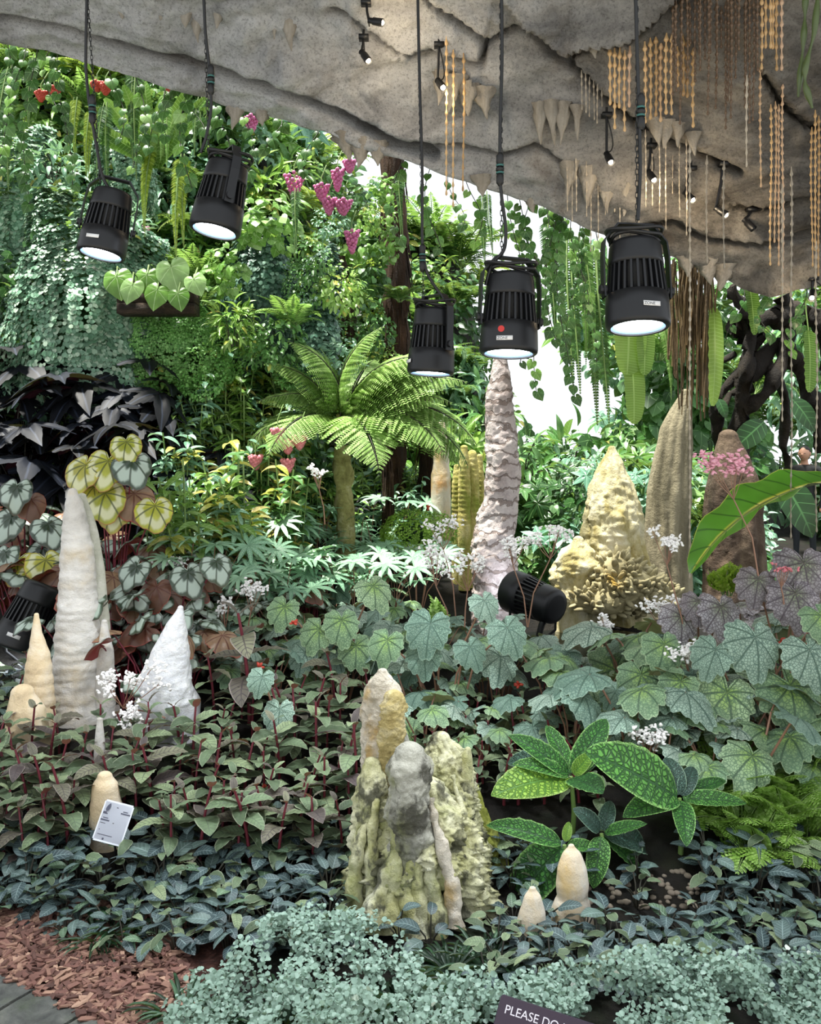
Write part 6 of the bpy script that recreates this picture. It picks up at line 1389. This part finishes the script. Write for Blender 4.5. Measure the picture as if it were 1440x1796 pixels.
# stone edging at the bottom left
m_kerb = stone('edging_stone', [(.3, '4a4c4a'), (.5, '6a6c68'), (.7, '86877f')], 12, 1, .8, 60, stain=('4f5a44', 5, .5, .7))
for i, (a_, b_) in enumerate([((-70, 1734), (18, 1776)), ((22, 1778), (105, 1820)), ((109, 1822), (190, 1868))]):
    p0, p1 = (at(*q, CZ * FPX / (q[1] - HZ)) for q in (a_, b_)); c = (p0 + p1) / 2; d = np.array(p1 - p0); L = np.linalg.norm(d)
    mb = MB(); n_ = 10; M = frame(np.array(c) + [0, 0, .0], d, (0, 0, 1)); t_ = np.linspace(-.5, .5, n_)
    prof = np.array([[-.08, -.04], [-.08, .02], [-.065, .03], [0, .034], [.06, .03], [.075, .02], [.075, -.04]])
    V = np.array([[x + .004 * math.sin(s_ * 20 + j), s_ * L * .985, z + .004 * math.cos(s_ * 13 + j)] for s_ in t_ for j, (x, z) in enumerate(prof)])
    V = V @ M[:3, :3].T + M[:3, 3]; mb.add(V, grid_faces(7, n_)); mb.add(V[:7], [[0, 1, 2, 6], [2, 3, 4, 5], [2, 5, 6, 6]][:2]); mb.add(V[:7], [[2, 5, 6]]); mb.add(V[-7:], [[6, 5, 4, 3], [3, 2, 1, 0]]); mb.add(V[-7:], [[6, 3, 0]])
    tag(link('edging_stone', mb.mesh('edging_stone', m_kerb)), ['grey edging stone at the very left of the bottom corner', 'grey edging stone second from the bottom left corner', 'grey edging stone cut off by the bottom edge'][i], 'stone', 'edging stones at the mulch')
# pebbles in the soil gap
m_peb = stone('pebble', [(.3, '4a4238'), (.5, '7d7264'), (.7, 'a39a8c')], 20, 1, .4, 60)
PB = []
for i in range(5):
    mb = MB(); ball(mb, (0, 0, 0), 1, .8, .65, 10, 8); V = mb.v[0]; V *= (1 + .2 * fbm(V * 1.5 + i * 3, 2, i))[:, None]; PB.append(mb.mesh('pebble', m_peb))
for i in range(80):
    px, py = U(1030, 1240), U(1530, 1600)
    p = gtop(px, py, 0.0, 2.6, 3.6); place1('pebble', RN.choice(PB), 'small brown-grey pebble on the bare soil right of the orange stalagmites', 'pebble', p + Vector((0, 0, .004)), U(0, 6), U(.008, .016), 'pebbles on the bare soil')
# ------------------------------------------------------------------ label card and warning sign
m_card = plain('white_card', 'dfe3ee', .4); m_cink = plain('card_print', '46485a', .5)
t = thing('plant_label', 'white plant name card standing in the blue-grey creepers', 'label', gp(198, 3.25))
c = np.array(at(199, 1443, 3.22)) - np.array(t.location); s_ = 3.22 / FPX
xx = nrm(np.array([1.0, 0, -.13])); yy = nrm(np.array([.42, .45, .9])); yy = nrm(yy - xx * np.dot(xx, yy) * .2); zz = nrm(np.cross(xx, yy)); MC = np.eye(4); MC[:3, 0] = xx; MC[:3, 1] = yy; MC[:3, 2] = zz; MC[:3, 3] = c
cw, chh = 54 * s_, 68 * s_; mb = MB(); box(mb, (0, 0, 0), (cw, chh * .92, .003)); box(mb, (0, 0, 0), (cw * .92, chh, .003)); link('card', mb.mesh('card', m_card, False), t, MC)
mb = MB(); tube(mb, [c, c + [0, .02, -.1], (c[0], c[1] + .02, -.04)], .004, 6); link('stake', mb.mesh('stake', m_blk2), t)
for x, y, w_, h_ in [(-.38, .20, .12, .03), (-.36, .17, .16, .025), (-.30, .07, .18, .02), (-.30, .015, .30, .035), (-.34, -.06, .18, .015), (.28, .30, .16, .02), (.30, .25, .32, .03), (-.38, -.22, .03, .02), (-.14, -.33, .5, .018), (-.16, -.42, .06, .05), (-.02, .36, .06, .02)]:
    mb = MB(); box(mb, (x * cw, y * chh, .0018), (w_ * cw, h_ * chh, .0006)); link('print_line', mb.mesh('print_line', m_cink, False), t, MC)
mb = MB(); T = ovate(.5, 6, 2, .8, .5, 0, 0); mb.add(T[0] * .2 * chh * [1, 1, 0] + [0, 0, .002], T[1]); o = link('leaf_logo', mb.mesh('leaf_logo', m_cink), t, MC @ frame((-.38 * cw, .26 * chh, 0), (.25, 1, 0)))
m_sign = plain('aubergine_sign', '2f2138', .4); m_let = plain('sign_lettering', 'e6e2ee', .4)
YS = 2.28; t = thing('warning_sign', 'dark purple sign with white lettering at the bottom edge', 'sign', (gx(980, YS), YS, 0))
A = np.array(at(880, 1744, YS)) - np.array(t.location); B = np.array(at(1052, 1800, YS)) - np.array(t.location)
xx = nrm(B - A); yy = nrm(np.cross([0.05, -1, .25], xx)); yy = nrm(yy) if yy[2] > 0 else -yy; zz = np.cross(xx, yy); MS = np.eye(4); MS[:3, 0] = xx; MS[:3, 1] = yy; MS[:3, 2] = zz; MS[:3, 3] = A
mb = MB(); W_, H_ = .36, .17; rc = .006
pts = [(rc, 0), (W_ - rc, 0), (W_, -rc), (W_, -H_ + rc), (W_ - rc, -H_), (rc, -H_), (0, -H_ + rc), (0, -rc)]
V = np.array([[x, y, z] for z in (0, -.006) for x, y in pts]); mb.add(V, [[i, (i + 1) % 8, 8 + (i + 1) % 8, 8 + i] for i in range(8)]); mb.add(V, [[0, 7, 6, 5], [0, 5, 4, 1], [1, 4, 3, 2]]); mb.add(V, [[8, 13, 14, 15], [8, 9, 12, 13], [9, 10, 11, 12]])
link('panel', mb.mesh('panel', m_sign, False), t, MS)
ML = MS.copy(); ML[:3, 3] = A + xx * .016 - yy * .038 + zz * .0006; ML[:3, :3] *= .92
text('PLEASE DO NOT', .031, m_let, t, ML, ext=.0003)
mb = MB(); q = A + xx * .18 - yy * .09 - zz * .01; tube(mb, [q, (q[0], q[1] + .03, -.03)], .008, 8); link('post', mb.mesh('post', m_blk2), t)

# ------------------------------------------------------------------ person far right
pp = Vector((gx(1411, 11.5), 11.5, 0)); pp.z = float(G(pp.x, pp.y)); hs = (CZ - (783 - HZ) / FPX * 11.5 - pp.z) / 1.72
k = NT('person_clothes'); tc = k.n('TexCoord'); sp_ = k.n('SeparateXYZ', {0: tc.outputs['Object']}); zc = sp_.outputs[2]; ax = k.m('ABSOLUTE', sp_.outputs[0])
bcol = k.mix(k.step(zc, .86, .87), C('2c3038'), C('0f1012')); bcol = k.mix(k.m('MULTIPLY', k.step(ax, .20, .21), k.m('SUBTRACT', 1.0, k.step(zc, .84, .85))), bcol, C('b98a72')); bcol = k.mix(k.step(zc, 1.455, 1.465), bcol, C('c09078'))
bcol = k.mix(k.step(zc, .07, .075), C('1a1a1a'), bcol)
m_body = k.done(k.n('BsdfPrincipled', {'Base Color': bcol, 'Roughness': .7}))
J = [((0, 0, .95), .15), ((0, .01, 1.15), .145), ((0, .01, 1.36), .16), ((0, 0, 1.46), .058), ((0, -.01, 1.53), .052), ((0, -.012, 1.60), .058),
     ((.10, 0, .90), .10), ((.11, 0, .50), .065), ((.12, .02, .09), .045), ((.13, -.14, .035), .035), ((-.10, 0, .90), .10), ((-.11, 0, .50), .065), ((-.12, .02, .09), .045), ((-.13, -.14, .035), .035),
     ((.20, .01, 1.40), .065), ((.245, .03, 1.12), .047), ((.245, -.04, .88), .034), ((.24, -.06, .78), .03), ((-.20, .01, 1.40), .065), ((-.245, .03, 1.12), .047), ((-.245, -.04, .88), .034), ((-.24, -.06, .78), .03)]
ED = [(0, 1), (1, 2), (2, 3), (3, 4), (4, 5), (0, 6), (6, 7), (7, 8), (8, 9), (0, 10), (10, 11), (11, 12), (12, 13), (2, 14), (14, 15), (15, 16), (16, 17), (2, 18), (18, 19), (19, 20), (20, 21)]
me = bpy.data.meshes.new('person'); me.from_pydata([j[0] for j in J], ED, [])
tmp = bpy.data.objects.new('person', me); col.objects.link(tmp); tmp.modifiers.new('skin', 'SKIN'); tmp.modifiers.new('sub', 'SUBSURF').levels = 2
for v, j in zip(me.skin_vertices[0].data, J): v.radius = (j[1], j[1] * .8)
me.skin_vertices[0].data[0].use_root = True
bm_ = bpy.data.meshes.new_from_object(tmp.evaluated_get(bpy.context.evaluated_depsgraph_get())); bpy.data.objects.remove(tmp)
bm_.name = 'person'; bm_.materials.clear(); bm_.materials.append(m_body)
bm_.polygons.foreach_set('use_smooth', np.ones(len(bm_.polygons), bool))
t = thing('person', 'person in a black top standing beyond the bed at the right edge', 'person', pp, -.7, hs)
link('body', bm_, t)
m_hair = plain('dark_hair', '15110f', .5, nz=.3); m_skin = plain('skin', 'c09078', .5); m_eye = plain('dark_eye', '1a1410', .3); m_lip = plain('lips', '9a5a50', .5)
mb = MB(); ball(mb, (0, -.012, 1.612), .076, .094, .112, 24, 18); V = mb.v[0]; V[:, 0] *= 1 - .22 * sstep(1.60 - V[:, 2], 0, .1); link('head', mb.mesh('head', m_skin), t)
mb = MB(); ball(mb, (0, .004, 1.628), .086, .098, .108, 24, 18); V = mb.v[0]; c_ = np.array([0, .004, 1.64]); fr = (V[:, 1] < -.005) & (V[:, 2] < 1.672); V[fr] = c_ + (V[fr] - c_) * [.8, .55, .8]; V[:, 2] = np.maximum(V[:, 2], 1.56); link('hair', mb.mesh('hair', m_hair), t)
mb = MB(); ball(mb, (0, -.105, 1.602), .013, .018, .022, 8, 6); link('nose', mb.mesh('nose', m_skin), t)
for s_ in (-1, 1):
    mb = MB(); ball(mb, (s_ * .030, -.094, 1.622), .012, .007, .006, 8, 6); link('eye', mb.mesh('eye', m_eye), t)
    mb = MB(); ball(mb, (s_ * .078, .0, 1.61), .012, .02, .030, 8, 6); link('ear', mb.mesh('ear', m_skin), t)
mb = MB(); ball(mb, (0, -.096, 1.562), .022, .008, .006, 8, 6); link('mouth', mb.mesh('mouth', m_lip), t)
